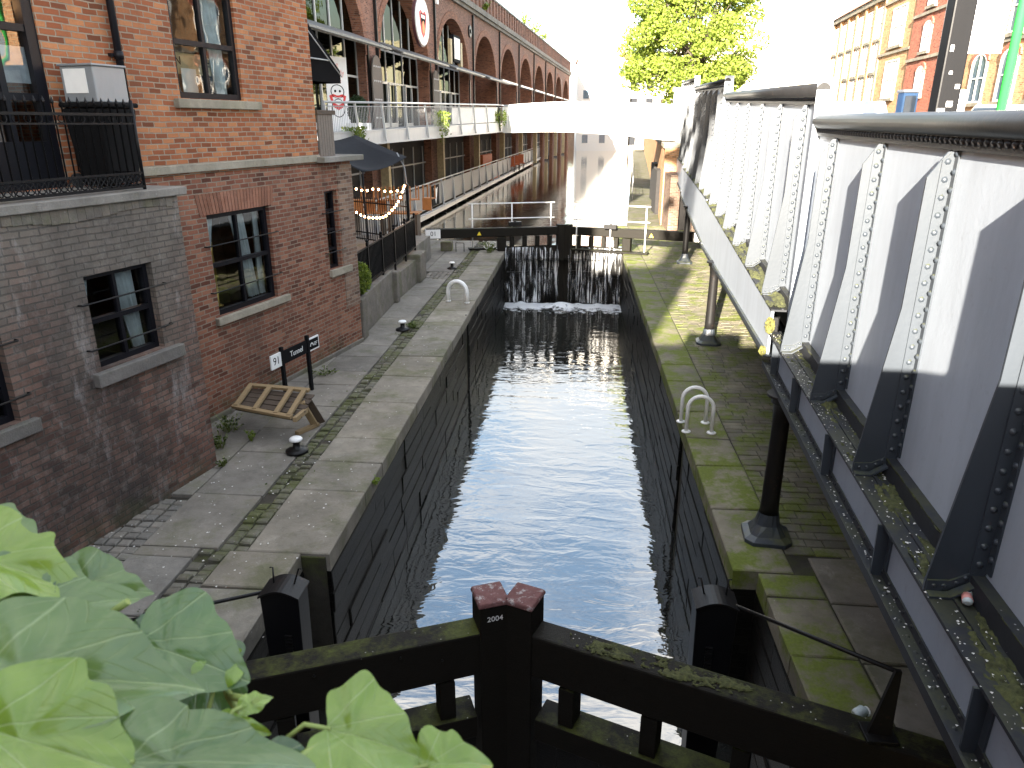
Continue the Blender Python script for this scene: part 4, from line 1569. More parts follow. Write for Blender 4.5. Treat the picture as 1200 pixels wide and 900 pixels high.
# railings on the gates
for g, x0, x1, lab in ((fgL, -1.25, 2.2, 0), (fgR, -.9, 2.1, 1)):
    mb = MB()
    mr = MB()
    yo = .3
    for x in ((x0 + .15, (x0 + x1) / 2, x1 - .15)):
        mb.tube([(x, yo, -.1), (x, yo, 1.78)], .026, 8)
    for z in (1.2, 1.78):
        mr.tube([(x0, yo, z), (x1, yo, z)], .024, 8)
    split_build(mb, 'walkway_post', 'white', g)
    split_build(mr, 'walkway_rail', 'white', g)
    mb = MB()
    mb.box(x0, x1, .17, .5, .02, .08)
    mb.build('walkway_board', 'gate', g)
    mb = MB().tube([(.6, .3, .9), (.6, .3, 1.1)], .05, 8)
    mb.box(.35, .85, .2, .42, .9, 1.06)
    mb.build('paddle_rack_box', 'iron', g, bev=.01)
# water spilling over the sill beams of the far gates
def falls():
    mb = MB()
    N = 60
    for (hx, mx_) in ((XL + .05, -.62), (-.25, XR - .05)):
        vs, fs = [], []
        prof = [(.02, .15), (-.13, .12), (-.17, -.05), (-.19, -.5), (-.235, -.9), (-.26, -1.5), (-.275, LOW + .02)]
        for i in range(N + 1):
            x = hx + (mx_ - hx) * i / N
            u = i / N if hx < -1 else 1 - i / N
            y = YG + .25 + .7 * u
            w = .02 * math.sin(i * 1.7) + .02 * math.sin(i * .63)
            for (dy, z) in prof:
                vs.append((x, y + dy * (1 + .15 * math.sin(i * .9)) - .03 + w * (abs(z) * .6), z))
        k = len(prof)
        for i in range(N):
            for j in range(k - 1):
                fs.append((i * k + j, (i + 1) * k + j, (i + 1) * k + j + 1, i * k + j + 1))
        mb.add(vs, fs, True)
    return mb
tag(falls().build('waterfall', 'fall'), 'thin sheets of water pouring over the far lock gates', 'waterfall', kind='stuff')
mb = MB()
nx, ny = 60, 26
vs, fs = [], []
for j in range(ny + 1):
    for i in range(nx + 1):
        x = XL + .03 + (XR - XL - .06) * i / nx
        y = 26.6 + 1.9 * j / ny
        edge = max(0., (y - 27.5))
        z = LOW + .008 + (.13 * max(0, mnoise.noise(Vector((x * 2.6, y * 2.6, 0)))) + .01) * edge
        z += .2 * math.exp(-((x + .45) / .5) ** 2 - ((y - 27.95) / .3) ** 2)
        vs.append((x, y, z))
for j in range(ny):
    for i in range(nx):
        a = j * (nx + 1) + i
        fs.append((a, a + 1, a + nx + 2, a + nx + 1))
mb.add(vs, fs, True)
tag(mb.build('foam', 'foam'), 'white foam churning at the foot of the far lock gates', 'foam', kind='stuff')
bl = thing('beam_rest', 'mossy stone block under the white painted end of the left balance beam', 'block', (-5.02, 28.35, 0))
MB().box(-.22, .22, -.2, .2, 0, .36).build('block', 'coping_moss', bl, bev=.03)
mb = MB()
mb.tube([(-4.62, 28.1, 0), (-4.62, 28.1, .34), (-4.3, 28.1, .34), (-4.3, 28.1, 0)], .018, 6)
hp = tag(mb.build('hoop_stop', 'iron', loc=(-4.46, 28.1, 0)), 'thin black hoop standing under the left balance beam', 'hoop')

# ------------------------------------------------------------------ ladder hoops, bollards
def hoop(x, y, wd, h, r, label, ang=0., name='ladder_hoop'):
    mb = MB()
    pts = []
    for i in range(13):
        a = PI * i / 12
        pts.append((-wd / 2 * math.cos(a), 0, h - wd / 2 + wd / 2 * math.sin(a)))
    pts = [(-wd / 2, 0, .0)] + pts + [(wd / 2, 0, .0)]
    mb.tube(pts, r, 10)
    t = thing(name, label, 'hoop rail', (x, y, 0), ang)
    mb.build('bent_tube', 'white', t)
    mb = MB()
    for sx in (-wd / 2, wd / 2):
        mb.lathe([(.075, 0), (.075, .015), (r, .02)], (sx, 0, .0), 10)
    split_build(mb, 'foot_plate', 'white', t)
    return t


hoop(2.08, 11.0, .4, .62, .032, 'white tubular ladder hoop nearest the viewer on the right lock edge', -.05)
hoop(2.05, 11.42, .4, .62, .032, 'white tubular ladder hoop just behind the nearer one on the right lock edge', -.05)
hoop(-3.23, 19.7, .58, .58, .06, 'stout white ladder hoop alone on the left lock edge', -.3)
mb = MB()
for z in range(8):
    mb.tube([(XL - .1, 18.05, -.4 - z * .26), (XL - .1, 18.4, -.4 - z * .26)], .014, 6)
t = thing('lock_ladder', 'dark recessed ladder in the left lock wall below the white hoop', 'ladder', (XL - .1, 18.2, 0))
split_build(mb, 'rung', 'iron', t, True)
MB().tube([(XL - .02, 18.22, .02), (XL + .015, 18.22, -.3), (XL + .015, 18.22, LOW)], .022, 6).build('chain', 'iron', t, world=True)


def bollard(x, y, label):
    t = thing('mooring_pin', label, 'mooring pin', (x, y, 0), 0, 'small white-topped mooring pins along the left towpath')
    MB().lathe([(.17, 0), (.17, .035), (.1, .06), (.055, .075), (.05, .17), (.06, .185)], (0, 0, .004), 14).build('base', 'iron', t)
    MB().lathe([(.06, .184), (.098, .19), (.1, .215), (.08, .235), (.03, .24)], (0, 0, .004), 14).build('white_cap', 'white', t)
    return t


b0 = bollard(-4.12, 9.72, 'white-capped iron mooring pin nearest the viewer, in front of the tipped timber frame')
for x, y, lab in ((-4.09, 16.66, 'white-capped iron mooring pin beside grass on the setts, in front of the low stone wall'), (-4.19, 24.57, 'white-capped iron mooring pin nearest the far lock gates')):
    c = copy_tree(b0, None, label=lab)
    c.location = (x, y, 0)

# ------------------------------------------------------------------ tunnel sign
P2 = Vector((-4.84, 12.4, 0))
sg = thing('tunnel_sign', 'low black and white canal sign reading 91 and Tunnel in front of the brick wall', 'sign', P2, BR)
for x in (-.78, 0):
    MB().box(x - .032, x + .032, -.03, .03, 0, 1.06).build('post', 'blackmat', sg, bev=.004)
MB().box(-.747, -.033, -.012, .012, .74, .98).build('name_board', 'blackmat', sg, bev=.003)
nb = MB().box(-1.10, -.815, -.014, .014, .735, .985).build('number_board', 'whitep', sg, bev=.003)
rb = MB().box(.033, .36, -.012, .012, .735, .985).build('logo_board', 'whitep', sg, bev=.003)
MB().box(.034, .335, -.016, -.0125, .765, .955).build('black_field', 'blackmat', rb)
text(nb, '91', 'blackmat', .19, facing((-.955, -.015, .86)), depth=.001)
text(sg, 'Tunnel', 'whitep', .14, facing((-.36, -.013, .86)), depth=.001)
mb = MB()
pts = [(.115 + .045 * math.cos(PI - PI * i / 10), -.0175, .83 + .055 * math.sin(PI * i / 10)) for i in range(11)]
for i in range(10):
    mb.bar(pts[i], pts[i + 1], .004, .02, (0, 0, 1))
for k, z in enumerate((.875, .85, .825)):
    mb.box(.185, .3 - .02 * k, -.0185, -.0165, z, z + .009)
mb.build('arch_logo', 'whitep', rb)

# ------------------------------------------------------------------ tipped timber frame on the path
tf = thing('wooden_pallet', 'broken wooden pallet table tipped against the wall, pale slats over dark boards', 'pallet', (-4.9, 10.7, 0))
A, B_, C_, D_ = Vector((-5.32, 10.95, .60)), Vector((-4.30, 10.80, .60)), Vector((-5.32, 10.34, .46)), Vector((-4.28, 9.99, .46))
nrm = (B_ - A).cross(C_ - A).normalized()
if nrm.z < 0:
    nrm = -nrm
mb = MB()
mb.bar(A - (B_ - A) * .03, B_ + (B_ - A) * .04, .075, .05, nrm)
mb.bar(C_ - (D_ - C_) * .05, D_ + (D_ - C_) * .02, .075, .05, nrm)
split_build(mb, 'side_rail', 'wood', tf, True, .005)
for u in (.015, .36, .74, .97):
    mb = MB()
    mb.bar(A.lerp(B_, u) + nrm * .012, C_.lerp(D_, u) + nrm * .012, .075, .05, nrm)
    mb.build('slat', 'wood', tf, True, .005)
mb = MB()
for k in range(5):
    u0, u1 = k / 5 + .01, (k + 1) / 5 - .01
    a, b = A.lerp(C_, (u0 + u1) / 2), B_.lerp(D_, (u0 + u1) / 2)
    mb.bar(a - nrm * .07, b - nrm * .07 + (b - a) * .12, (A - C_).length / 5 * .92, .022, nrm)
mb.build('dark_boards', 'wood2', tf, True, .004)
mb = MB()
q0 = B_.lerp(D_, .75) + (D_ - C_) * .11 - nrm * .05
mb.bar(q0 + Vector((-.02, .25, -.04)), q0 + Vector((.0, -.3, .02)), .06, .075, nrm)
mb.build('end_rail', 'wood', tf, True, .005)
MB().bar((-4.29, 10.5, .5), (-4.17, 10.68, .03), .07, .10, (1, .3, 0)).build('leg', 'wood', tf, True, .005)
MB().bar((-4.15, 10.74, .035), (-4.35, 10.33, .035), .09, .06).build('foot', 'wood', tf, True, .005)
MB().bar((-4.24, 10.62, .52), (-4.10, 10.80, .03), .03, .12, (1, .3, 0)).build('leg_board', 'wood2', tf, True, .004)

# ------------------------------------------------------------------ weeds and plants along the walls
weed(-5.35, 9.75, 0, .28, .16, 16, 'green weeds in the corner beside the projecting grey wall', 1)
weed(-5.5, 10.4, 0, .3, .26, 26, 'dark weeds growing at the wall behind the tipped timber frame', 2)
weed(-4.98, 10.05, 0, .22, .12, 12, 'yellow-leaved weed under the front of the tipped timber frame', 3, 'leaf_bush')
weed(-5.0, 9.15, 0, .14, .1, 8, 'small weed at the foot of the grey wall corner', 4)
weed(-4.85, 13.3, 0, .14, .3, 20, 'low weeds at the wall foot to the right of the tunnel sign', 5)
weed(-3.9, 16.9, 0, .16, .2, 26, 'tuft of grass on the setts beside a mooring pin', 6)
weed(-3.3, 28.0, 0, .42, .3, 40, 'bushy weed with white flowers at the left end of the far gates', 7, flowers=26, size=.06)
weed(-2.72, 9.0, -.12, .14, .12, 12, 'small yellow-flowered weed on the left lock edge', 8, 'leaf_bush')
rnd = random.Random(9)
mb = MB()
for i in range(520):
    y = rnd.uniform(4, 26)
    x = (-3.92 if y > 7 else -4.1) + rnd.gauss(0, .14)
    if mnoise.noise(Vector((x * 1.5, y * .7, 0))) > -.05:
        leaf(mb, Vector((x, y, .01)), .03 * rnd.uniform(.6, 1.4), rnd)
tag(mb.build('sett_moss_tufts', 'leaf_weed'), 'moss and tiny weeds between the setts of the left towpath', 'moss', kind='stuff')
mb = MB()
for i in range(430):
    y = rnd.uniform(4.6, 26) if i % 3 else rnd.uniform(5, 9.5)
    x = rnd.uniform(-5.6, -2.85)
    if x < -5.9 + (y - 6) * .2:
        continue
    a, r_ = rnd.uniform(0, 6.28), rnd.uniform(.006, .016)
    c_, n_ = math.cos(a) * r_, math.sin(a) * r_
    mb.quad((x - c_, y - n_, .010), (x + n_, y - c_, .014), (x + c_, y + n_, .011), (x - n_, y + c_, .016))
tag(mb.build('path_petals', 'litter'), 'pale petals scattered over the left towpath', 'petals', kind='stuff')
mb = MB()
for i in range(300):
    u = rnd.random()
    y = rnd.uniform(7.3, 27)
    sd = rnd.random() < .4
    x = (XL - .02 if sd else XR + .02) + rnd.gauss(0, .015)
    z = -.02 - abs(rnd.gauss(0, .12))
    leaf(mb, Vector((x, y, z)), .035 * rnd.uniform(.5, 1.3), rnd, .6)
tag(mb.build('edge_moss', 'leaf_weed'), 'moss hanging from the lips of the lock coping', 'moss', kind='stuff')
for k, (px_, py_, lx, rz) in enumerate(((.35, -.08, .1, 0), )):
    pass
#PART4
# ------------------------------------------------------------------ low stone wall, railing, patio beside the towpath
t = thing('low_stone_wall', 'low old stone wall between the towpath and the raised patio', 'wall', (-4.9, 16, 0))
mb = MB()
mb.hexa([(-5.25, 16.0, 0), (-4.87, 15.95, 0), (-4.97, 19.6, 0), (-5.35, 19.6, 0), (-5.25, 16.0, .9), (-4.89, 15.95, .9), (-4.99, 19.6, .9), (-5.35, 19.6, .9)])
mb.build('wall', 'oldwall', t, True, .02)
MB().hexa([(-5.3, 19.6, 0), (-4.95, 19.6, 0), (-4.9, 22.2, 0), (-5.3, 22.2, 0), (-5.3, 19.6, .72), (-4.97, 19.6, .72), (-4.92, 22.2, .72), (-5.3, 22.2, .72)]).build('step_wall', 'oldwall', t, True, .02)
MB().box(-5.35, -4.78, 22.2, 23.1, 0, .88).build('end_block', 'oldwall', t, True, .04)
MB().box(-5.2, -4.76, 15.75, 16.1, 0, .95).build('end_pier', 'oldwall', t, True, .03)
MB().box(-5.05, -4.86, 19.45, 19.75, 0, .86).build('middle_pier', 'oldwall', t, True, .03)
t = thing('iron_railing', 'black iron railing with dark infill panels on top of the low stone wall', 'railing', (-4.98, 16, .9))
mb, mp, mf = MB(), MB(), MB()
ra, rb_ = Vector((-5.05, 16.05, .92)), Vector((-5.1, 23.0, .92))
N = 5
for i in range(N + 1):
    p = ra.lerp(rb_, i / N)
    mb = MB().bar(p - Vector((0, 0, .15)), p + Vector((0, 0, 1.05)), .055, .055, (0, 1, 0))
    mb.ball(p + Vector((0, 0, 1.09)), .045, 8, 5)
    mb.build('post', 'black', t, True)
    if i < N:
        mp = MB()
        q = ra.lerp(rb_, (i + 1) / N)
        for z in (.06, .95):
            mf.bar(p + Vector((0, 0, z)), q + Vector((0, 0, z)), .035, .04)
        for k in range(1, 12):
            s_ = p.lerp(q, k / 12)
            mp.bar(s_ + Vector((0, 0, .06)), s_ + Vector((0, 0, .95)), .016, .016, (0, 1, 0))
        mp.build('bar_panel', 'black', t, True)
split_build(mf, 'rail', 'black', t, True)
MB().bar(ra + Vector((-.03, 0, .5)), rb_ + Vector((-.03, 0, .5)), .012, .8).build('dark_sheet', 'blackmat', t, True)
mb = MB().hexa([(-9.5, 16, 0), (-5.35, 16, 0), (-5.3, 26.5, 0), (-9.5, 26.5, 0), (-9.5, 16, .84), (-5.35, 16, .84), (-5.3, 26.5, .84), (-9.5, 26.5, .84)])
struct(mb, 'patio', 'flag')
struct(MB().box(-12, -6.2, 26.5, 32.5, -3, .02), 'lower_yard', 'flag')

# tall gate fence with fairy lights
FA, FB = Vector((-7.75, 24.9, .92)), Vector((-5.35, 23.35, .9))
t = thing('iron_fence', 'tall black picket fence at the back of the patio, hung with fairy lights', 'fence', FA)
mb, mr = MB(), MB()
for i in range(27):
    p = FA.lerp(FB, i / 26)
    mb.tube([p + Vector((0, 0, z_)) for z_ in (.02, 1.42, 1.425, 1.44, 1.51)], [.012, .012, .016, .022, .003], 5)
for z in (.08, .3, 1.3):
    mr.bar(FA + Vector((0, 0, z)), FB + Vector((0, 0, z)), .03, .035)
split_build(mb, 'picket', 'black', t, True)
split_build(mr, 'rail', 'black', t, True)
for p, h in ((FA, 2.4), (FB, 2.0)):
    MB().bar(p - Vector((0, 0, .9 if p is FB else 0)), p + Vector((0, 0, h)), .09, .09, (0, 1, 0)).build('post', 'black', t, True)
MB().tube([FB + Vector((0, 0, 1.9)), FB + Vector((-.08, .1, 2.5)), FB + Vector((-.3, .1, 2.95))], .022, 6).build('bent_pole', 'steelgrey', t, True)


def lights(pts, label, n):
    t = thing('fairy_lights', label, 'fairy lights', pts[0])
    fn = []
    for i in range(n + 1):
        u = i / n * (len(pts) - 1)
        k = min(int(u), len(pts) - 2)
        a, b, f = Vector(pts[k]), Vector(pts[k + 1]), u - k
        p = a.lerp(b, f)
        p.z -= .10 * math.sin(PI * f)
        fn.append(p)
    MB().tube(fn, .008, 4).build('cable', 'blackmat', t, True)
    mb, mc = MB(), MB()
    for p in fn[::2]:
        mb.ball(p - Vector((0, .02, .05)), .033, 7, 5)
        mc.tube([p, p - Vector((0, .01, .03))], .014, 5)
    split_build(mb, 'bulb', 'bulb', t, True)


lights([(-7.55, 24.6, 2.02), (-6.6, 24.0, 1.82), (-5.9, 23.6, 2.15), (-5.42, 23.3, 2.9)], 'glowing string of fairy lights drooping along the patio fence', 34)
lights([(-7.6, 24.75, 2.75), (-6.6, 24.2, 2.75), (-5.5, 23.5, 2.8)], 'upper string of fairy lights across the chairs behind the patio fence', 18)
# sail canopy
t = thing('shade_sail', 'charcoal fabric shade sail sagging over the patio below the terrace', 'sail', (-6.5, 22.5, 4))
c4 = [Vector((-7.6, 20.6, 4.25)), Vector((-5.9, 20.4, 3.45)), Vector((-5.35, 23.5, 3.72)), Vector((-7.4, 25.0, 4.35))]
vs, fs = [], []
n = 10
for j in range(n + 1):
    for i in range(n + 1):
        u, v = i / n, j / n
        p = (c4[0].lerp(c4[1], u)).lerp(c4[3].lerp(c4[2], u), v)
        p.z -= .5 * math.sin(PI * u) * math.sin(PI * v) * .5 + .1 * math.sin(PI * v)
        vs.append(p)
for j in range(n):
    for i in range(n):
        a = j * (n + 1) + i
        fs.append((a, a + 1, a + n + 2, a + n + 1))
o = MB().add(vs, fs, True).build('fabric', 'fabric2', t, True)
md = o.modifiers.new('thick', 'SOLIDIFY')
md.thickness = .006
split_build(MB().tube([c4[0], c4[0] + Vector((-.3, .1, -3.4))], .03, 6).tube([c4[1], c4[1] + Vector((.05, -.1, -2.6))], .02, 6), 'pole', 'black', t, True)
# patio furniture: chairs turned up on tables
def stool(x, y, z, label, rz):
    t = thing('bar_chair', label, 'chair', (x, y, z), rz, 'orange wooden chairs turned up on the patio tables')
    MB().box(-.19, .19, -.19, .19, .40, .44).build('seat', 'chairwood', t)
    for sx in (-.16, .16):
        for sy in (-.16, .16):
            MB().box(sx - .02, sx + .02, sy - .02, sy + .02, .44, .9).build('leg', 'chairwood', t)
    MB().box(-.19, .19, .16, .2, .0, .4).build('backrest', 'chairwood', t)
    return t


s0 = None
for i, (x, y) in enumerate(((-7.5, 26.6), (-7.0, 26.7), (-6.55, 26.8), (-6.0, 27.1), (-5.5, 27.6), (-8.0, 26.7))):
    lab = 'orange wooden chair turned up behind the fairy-lit patio fence'
    if s0 is None:
        s0 = stool(x, y, 1.65, lab, .2)
    else:
        c = copy_tree(s0)
        c.location = (x, y, 1.65)
        c.rotation_euler.z = i * .7
for i, x in enumerate((-7.6, -6.3)):
    t = thing('patio_table', ('wooden patio table under turned-up chairs near the brick corner', 'wooden patio table under turned-up chairs by the walkway railing')[i], 'table', (x, 26.8, .02))
    MB().box(-.55, .6, -.35, .35, 1.58, 1.63).build('tabletop', 'chairwood', t)
    for sx in (-.5, .5):
        MB().box(sx - .04, sx + .04, -.3, .3, 0, 1.58).build('leg', 'wood2', t)
t = thing('bush', 'bright yellow-green bush at the near end of the iron railing', 'bush', (-4.98, 16.3, .92))
mb = MB()
blob_leaves(mb, (0.05, 0, .42), (.24, .28, .38), 900, .09, 12)
mb.build('leaves', 'leaf_bush', t)
MB().tube([(0, .1, -.1), (.03, 0, .3), (.05, 0, .6)], .02, 6).build('stem', 'bark', t)

# ------------------------------------------------------------------ brick railway viaduct with bars in its arches
VO = Vector((-9.83, 51.78, 0))
VA = R(4.84)
VM = Matrix.Translation(VO) @ Matrix.Rotation(PI / 2 - VA, 4, 'Z')
vd = thing('railway_viaduct', 'long red brick railway viaduct of round arches with bars built into them', 'viaduct', VO, PI / 2 - VA)
SPC, HW, ZS, RISE, ZC, ZP = 11.6, 4.7, 8.0, 3.85, 13.35, 15.15
cen = [-5.5 + SPC * k for k in range(-2, 9)]
V0, V1 = cen[0] - SPC / 2, cen[-1] + SPC / 2 + 1.5
wl, sof = MB(), MB()
ring = MB()
NA = 20
cur = V0
for c in cen:
    ring = MB()
    wl.quad((cur, 0, -1), (c - HW, 0, -1), (c - HW, 0, ZC), (cur, 0, ZC))
    pts = [(c - HW * math.cos(PI * i / NA), ZS + RISE * math.sin(PI * i / NA)) for i in range(NA + 1)]
    for i in range(NA):
        (a, za), (b, zb_) = pts[i], pts[i + 1]
        wl.quad((a, 0, za), (b, 0, zb_), (b, 0, ZC), (a, 0, ZC))
        sof.add([(a, 0, za), (b, 0, zb_), (b, 7.5, zb_), (a, 7.5, za)], [(0, 1, 2, 3)], True)
        # arch ring, slightly proud
        f = 1.10
        a2, b2 = c + (a - c) * f, c + (b - c) * f
        za2, zb2 = ZS + (za - ZS) * f * 1.02, ZS + (zb_ - ZS) * f * 1.02
        ring.hexa([(a, -.05, za), (b, -.05, zb_), (b, .0, zb_), (a, .0, za), (a2, -.05, za2), (b2, -.05, zb2), (b2, .0, zb2), (a2, .0, za2)])
    ring.build('arch_ring', 'brick_arch', vd)
    sof.quad((c - HW, 0, -1), (c - HW, 7.5, -1), (c - HW, 7.5, ZS), (c - HW, 0, ZS)).quad((c + HW, 0, -1), (c + HW, 0, ZS), (c + HW, 7.5, ZS), (c + HW, 7.5, -1))
    cur = c + HW
wl.quad((cur, 0, -1), (V1, 0, -1), (V1, 0, ZC), (cur, 0, ZC)).quad((V1, 0, -1), (V1, 9, -1), (V1, 9, ZP), (V1, 0, ZP))
wl.quad((V0, 0, ZC), (V1, 0, ZC), (V1, 8, ZC), (V0, 8, ZC))
wl.build('wall', 'brick_via', vd)
sof.build('arch_lining', 'brick_arch', vd)

mb = MB().box(V0, V1, -.35, .1, ZC - .1, ZC + .3).box(V0, V1, -.2, .12, ZC - .35, ZC - .102)
mb.build('cornice', 'stone_cap', vd)
pr = MB().box(V0, V1, -.02, .4, ZC + .302, ZP)
x = V0 + .4
while x < V1:
    pr.box(x, x + .75, -.12, -.021, ZC + .302, ZP - .02)
    x += 1.45
pr.build('parapet', 'brick_via', vd)
MB().box(V0, V1, -.16, .5, ZP, ZP + .16).build('parapet_coping', 'stone_cap', vd)
bk = MB()
for c in cen:
    bk.quad((c - HW, 7.4, -1), (c + HW, 7.4, -1), (c + HW, 7.4, ZS + RISE), (c - HW, 7.4, ZS + RISE))
bk.build('arch_backs', 'brick_arch', vd)
# canopies and shopfronts
ZT = 4.45                                  # terrace floor level at the viaduct
CZ = 8.75
for k, c in enumerate(cen):
    if k <= 4:
        cm = MB()
        w0, w1 = c - HW - .15, c + HW + .15
        cm.hexa([(w0, -1.3, CZ - .5), (w1, -1.3, CZ - .5), (w1, .3, CZ + .1), (w0, .3, CZ + .1), (w0, -1.3, CZ - .44), (w1, -1.3, CZ - .44), (w1, .3, CZ + .16), (w0, .3, CZ + .16)])
        for i in range(48):
            x = w0 + (w1 - w0) * (i + .5) / 48
            cm.bar((x, -1.32, CZ - .54), (x, .25, CZ + .05), .05, .05)
        for q_ in range(6):
            y_ = -1.2 + q_ * .27
            cm.bar((w0, y_, CZ - .57 + q_ * .1), (w1, y_, CZ - .57 + q_ * .1), .05, .04)
        cm.box(w0, w1, -1.38, -1.302, CZ - .56, CZ - .46)
        cm.build('canopy', 'canopy', vd)
    else:
        MB().box(c - HW + .02, c + HW - .02, -.25, .3, CZ - .15, CZ + .05).build('canopy', 'steelpale', vd)
    if k <= 3:
        yb = .8 if k != 1 else .5
        fr = MB()
        n = 6
        for i in range(n + 1):
            x = c - HW + .02 + (2 * HW - .04) * i / n
            zt_ = ZS + RISE * math.sqrt(max(0, 1 - ((x - c) / HW) ** 2))
            fr.box(x - .05, x + .05, yb - .06, yb + .06, ZT, max(CZ, zt_ - .03))
        for z in (6.95, CZ - .1):
            fr.box(c - HW, c + HW, yb - .055, yb + .055, z - .05, z + .05)
        for i in (1, 2, 4):
            x = c - HW + 2 * HW * i / n
            fr.box(x + .1, x + .2, yb - .16, yb - .06, ZT, 6.9).box(x + 1.35, x + 1.45, yb - .16, yb - .06, ZT, 6.9).box(x + .1, x + 1.45, yb - .16, yb - .06, 6.85, 6.95).box(x + .1, x + 1.45, yb - .155, yb - .065, ZT, ZT + .3)
        f = fr.build('shopfront', 'steelpale', vd)
        g = MB()
        pts = [(c - HW * .99 * math.cos(PI * i / 16), yb, ZS + RISE * .99 * math.sin(PI * i / 16)) for i in range(17)]
        g.add([(c - HW * .99, yb, ZT)] + pts + [(c + HW * .99, yb, ZT)], [tuple(range(19))])
        g.build('pane', 'glass_bar', f)
        MB().quad((c - HW, yb + 2.2, ZT), (c + HW, yb + 2.2, ZT), (c + HW, yb + 2.2, 12), (c - HW, yb + 2.2, 12)).build('interior', 'warmdark' if k != 2 else 'dark', f)
    dg = MB()
    # lower storey: dark bar fronts
    dg.quad((c - HW, .5, -1), (c + HW, .5, -1), (c + HW, .5, ZT - .45), (c - HW, .5, ZT - .45))
    dg.build('lower_bar_front', 'dark', vd)
    lf = MB()
    for i in range(5):
        x = c - HW + .3 + i * 2.1
        lf.box(x, x + .07, .4, .47, 0, 3.3)
    lf.box(c - HW, c + HW, .41, .46, 2.2, 2.28)
    lf.build('lower_bar_frames', 'steelgrey', vd)
for k in range(10):
    x = cen[k] + SPC / 2
    MB().box(x - .2, x + .2, -.6, -.15, -.1, 3.9).build('cream_column', 'cream', vd)
    if k < 9:
        MB().box(x - .9, x - .75, -.1, -.0, ZT, CZ - .3).box(x + .5, x + .6, -.16, -.0, ZT + .2, 12.9).build('downpipe', 'iron', vd)
# gothic shaped wooden board on the pier
for k in (1, 2):
    x = cen[k] + SPC / 2 - .1
    pts = [(x - .75, ZT), (x + .75, ZT), (x + .75, 7.1)] + [(x + .75 * math.cos(PI * i / 10), 7.1 + .95 * math.sin(PI * i / 10)) for i in range(1, 10)] + [(x - .75, 7.1)]
    gb = MB().prism(pts, lambda a, z, c_: (a, c_, z), -.24, -.17).build('arched_shutter', 'slats', vd)
    mb = MB()
    for z in (5.0, 5.9, 6.8, 7.5):
        for i in range(4):
            mb.dome((x - .45 + .3 * i, -.24, z), (0, -1, 0), .05)
    mb.build('studs', 'whitep', gb)
# the oval mouth sign hanging in the second arch
c = cen[2]
sg2 = thing('oval_sign', 'tall oval white sign with a laughing red mouth hanging in a viaduct arch', 'sign', VM @ Vector((c - .3, -1.05, 10.25)), PI / 2 - VA)
ov = lambda rx, rz, y0, y1, n=28, cz=0.: [(rx * math.cos(2 * PI * i / n), cz + rz * math.sin(2 * PI * i / n)) for i in range(n)]
P = lambda a, z, c_: (a, c_, z)
MB().prism(ov(1.45, 1.34, 0, 0), P, -.08, .08).build('board', plain('maroon_rim', (.06, .012, .014), .5), sg2)
MB().prism(ov(1.36, 1.25, 0, 0), P, -.14, -.0805).build('white_face', 'whitep', sg2)
mouth = [(-.72, .42), (-.4, .58), (-.1, .46), (.1, .46), (.4, .58), (.72, .42), (.6, -.1), (.36, -.62), (0, -.85), (-.36, -.62), (-.6, -.1)]
MB().prism(mouth, P, -.155, -.141).build('red_lips', 'red', sg2)
MB().prism([(x * .72, z * .66 + .06) for x, z in mouth], P, -.163, -.156).build('open_mouth', 'blackmat', sg2)
MB().prism([(-.42, .34), (.42, .34), (.34, .16), (-.34, .16)], P, -.168, -.1635).build('teeth', 'whitep', sg2)
MB().prism(ov(.26, .34, 0, 0, 14, -.3), P, -.17, -.1635).build('tongue', plain('orange_print', (.75, .25, .05), .5), sg2)
t_ = sg2
for x, lab in ((c + 9.6, 0),):
    s3 = thing('framed_sign', 'square white light-box sign between two yellow panels on a viaduct canopy', 'sign', VM @ Vector((x + .6, -.5, 8.75)), PI / 2 - VA)
    MB().box(-1.0, 1.0, -.12, .12, .1, 1.85).build('frame', 'blackmat', s3)
    MB().box(-.82, .82, -.14, -.121, .3, 1.68).build('face', 'whitep', s3)
    for sx in (-1.6, 1.45):
        MB().box(sx - .2, sx + .25, -.1, .1, -.1, 1.5).build('yellow_panel', 'cream', s3)
# comedy poster panel in the first visible arch
s4 = thing('poster_panel', 'tall white poster panel with a line-drawn laughing face and red lips beside the bar door', 'poster', (-11.45, 36.1, 4.35), R(62))
MB().box(-.72, .72, -.06, .06, 0, 3.3).build('board', 'whitep', s4)
for i, w_ in enumerate(('The', 'Comedy', 'Store')):
    text(s4, w_, 'redpale', .36, facing((-.1, -.062, 2.95 - .34 * i)), depth=.002)
mb = MB()
for rx, rz, cz in ((.42, .3, 1.78), (.42, .4, 1.05)):
    c_ = [(rx * math.cos(2 * PI * i / 16), -.068, cz + rz * math.sin(2 * PI * i / 16)) for i in range(17)]
    mb.tube(c_, .022, 4, False)
for sx in (-.15, .15):
    mb.ball((sx, -.068, 1.8), .06, 7, 4)
mb.build('face_lines', 'blackmat', s4)
MB().prism([(x * .75, 1.38 + z * .5) for x, z in mouth], P, -.075, -.061).build('red_lips', 'red', s4)
MB().prism([(x * .5, 1.40 + z * .26) for x, z in mouth], P, -.08, -.0755).build('open_mouth', 'whitep', s4)
# plants rooted on the viaduct top
for i, s_ in enumerate((16.5, 40, 48, 56)):
    p = VM @ Vector((s_, -.1, ZC + .3 if i == 0 else ZP + .15))
    lab = ['weeds hanging on the cornice of the viaduct near its visible start', 'shrub on the viaduct parapet, nearest of three', 'shrub on the viaduct parapet, middle of three', 'shrub on the viaduct parapet, farthest of three'][i]
    weed(p.x, p.y, p.z, 1.3 if i else .9, .9, 26, lab, 40 + i, 'leaf_bush', 'shrub', 'shrub', size=.28)
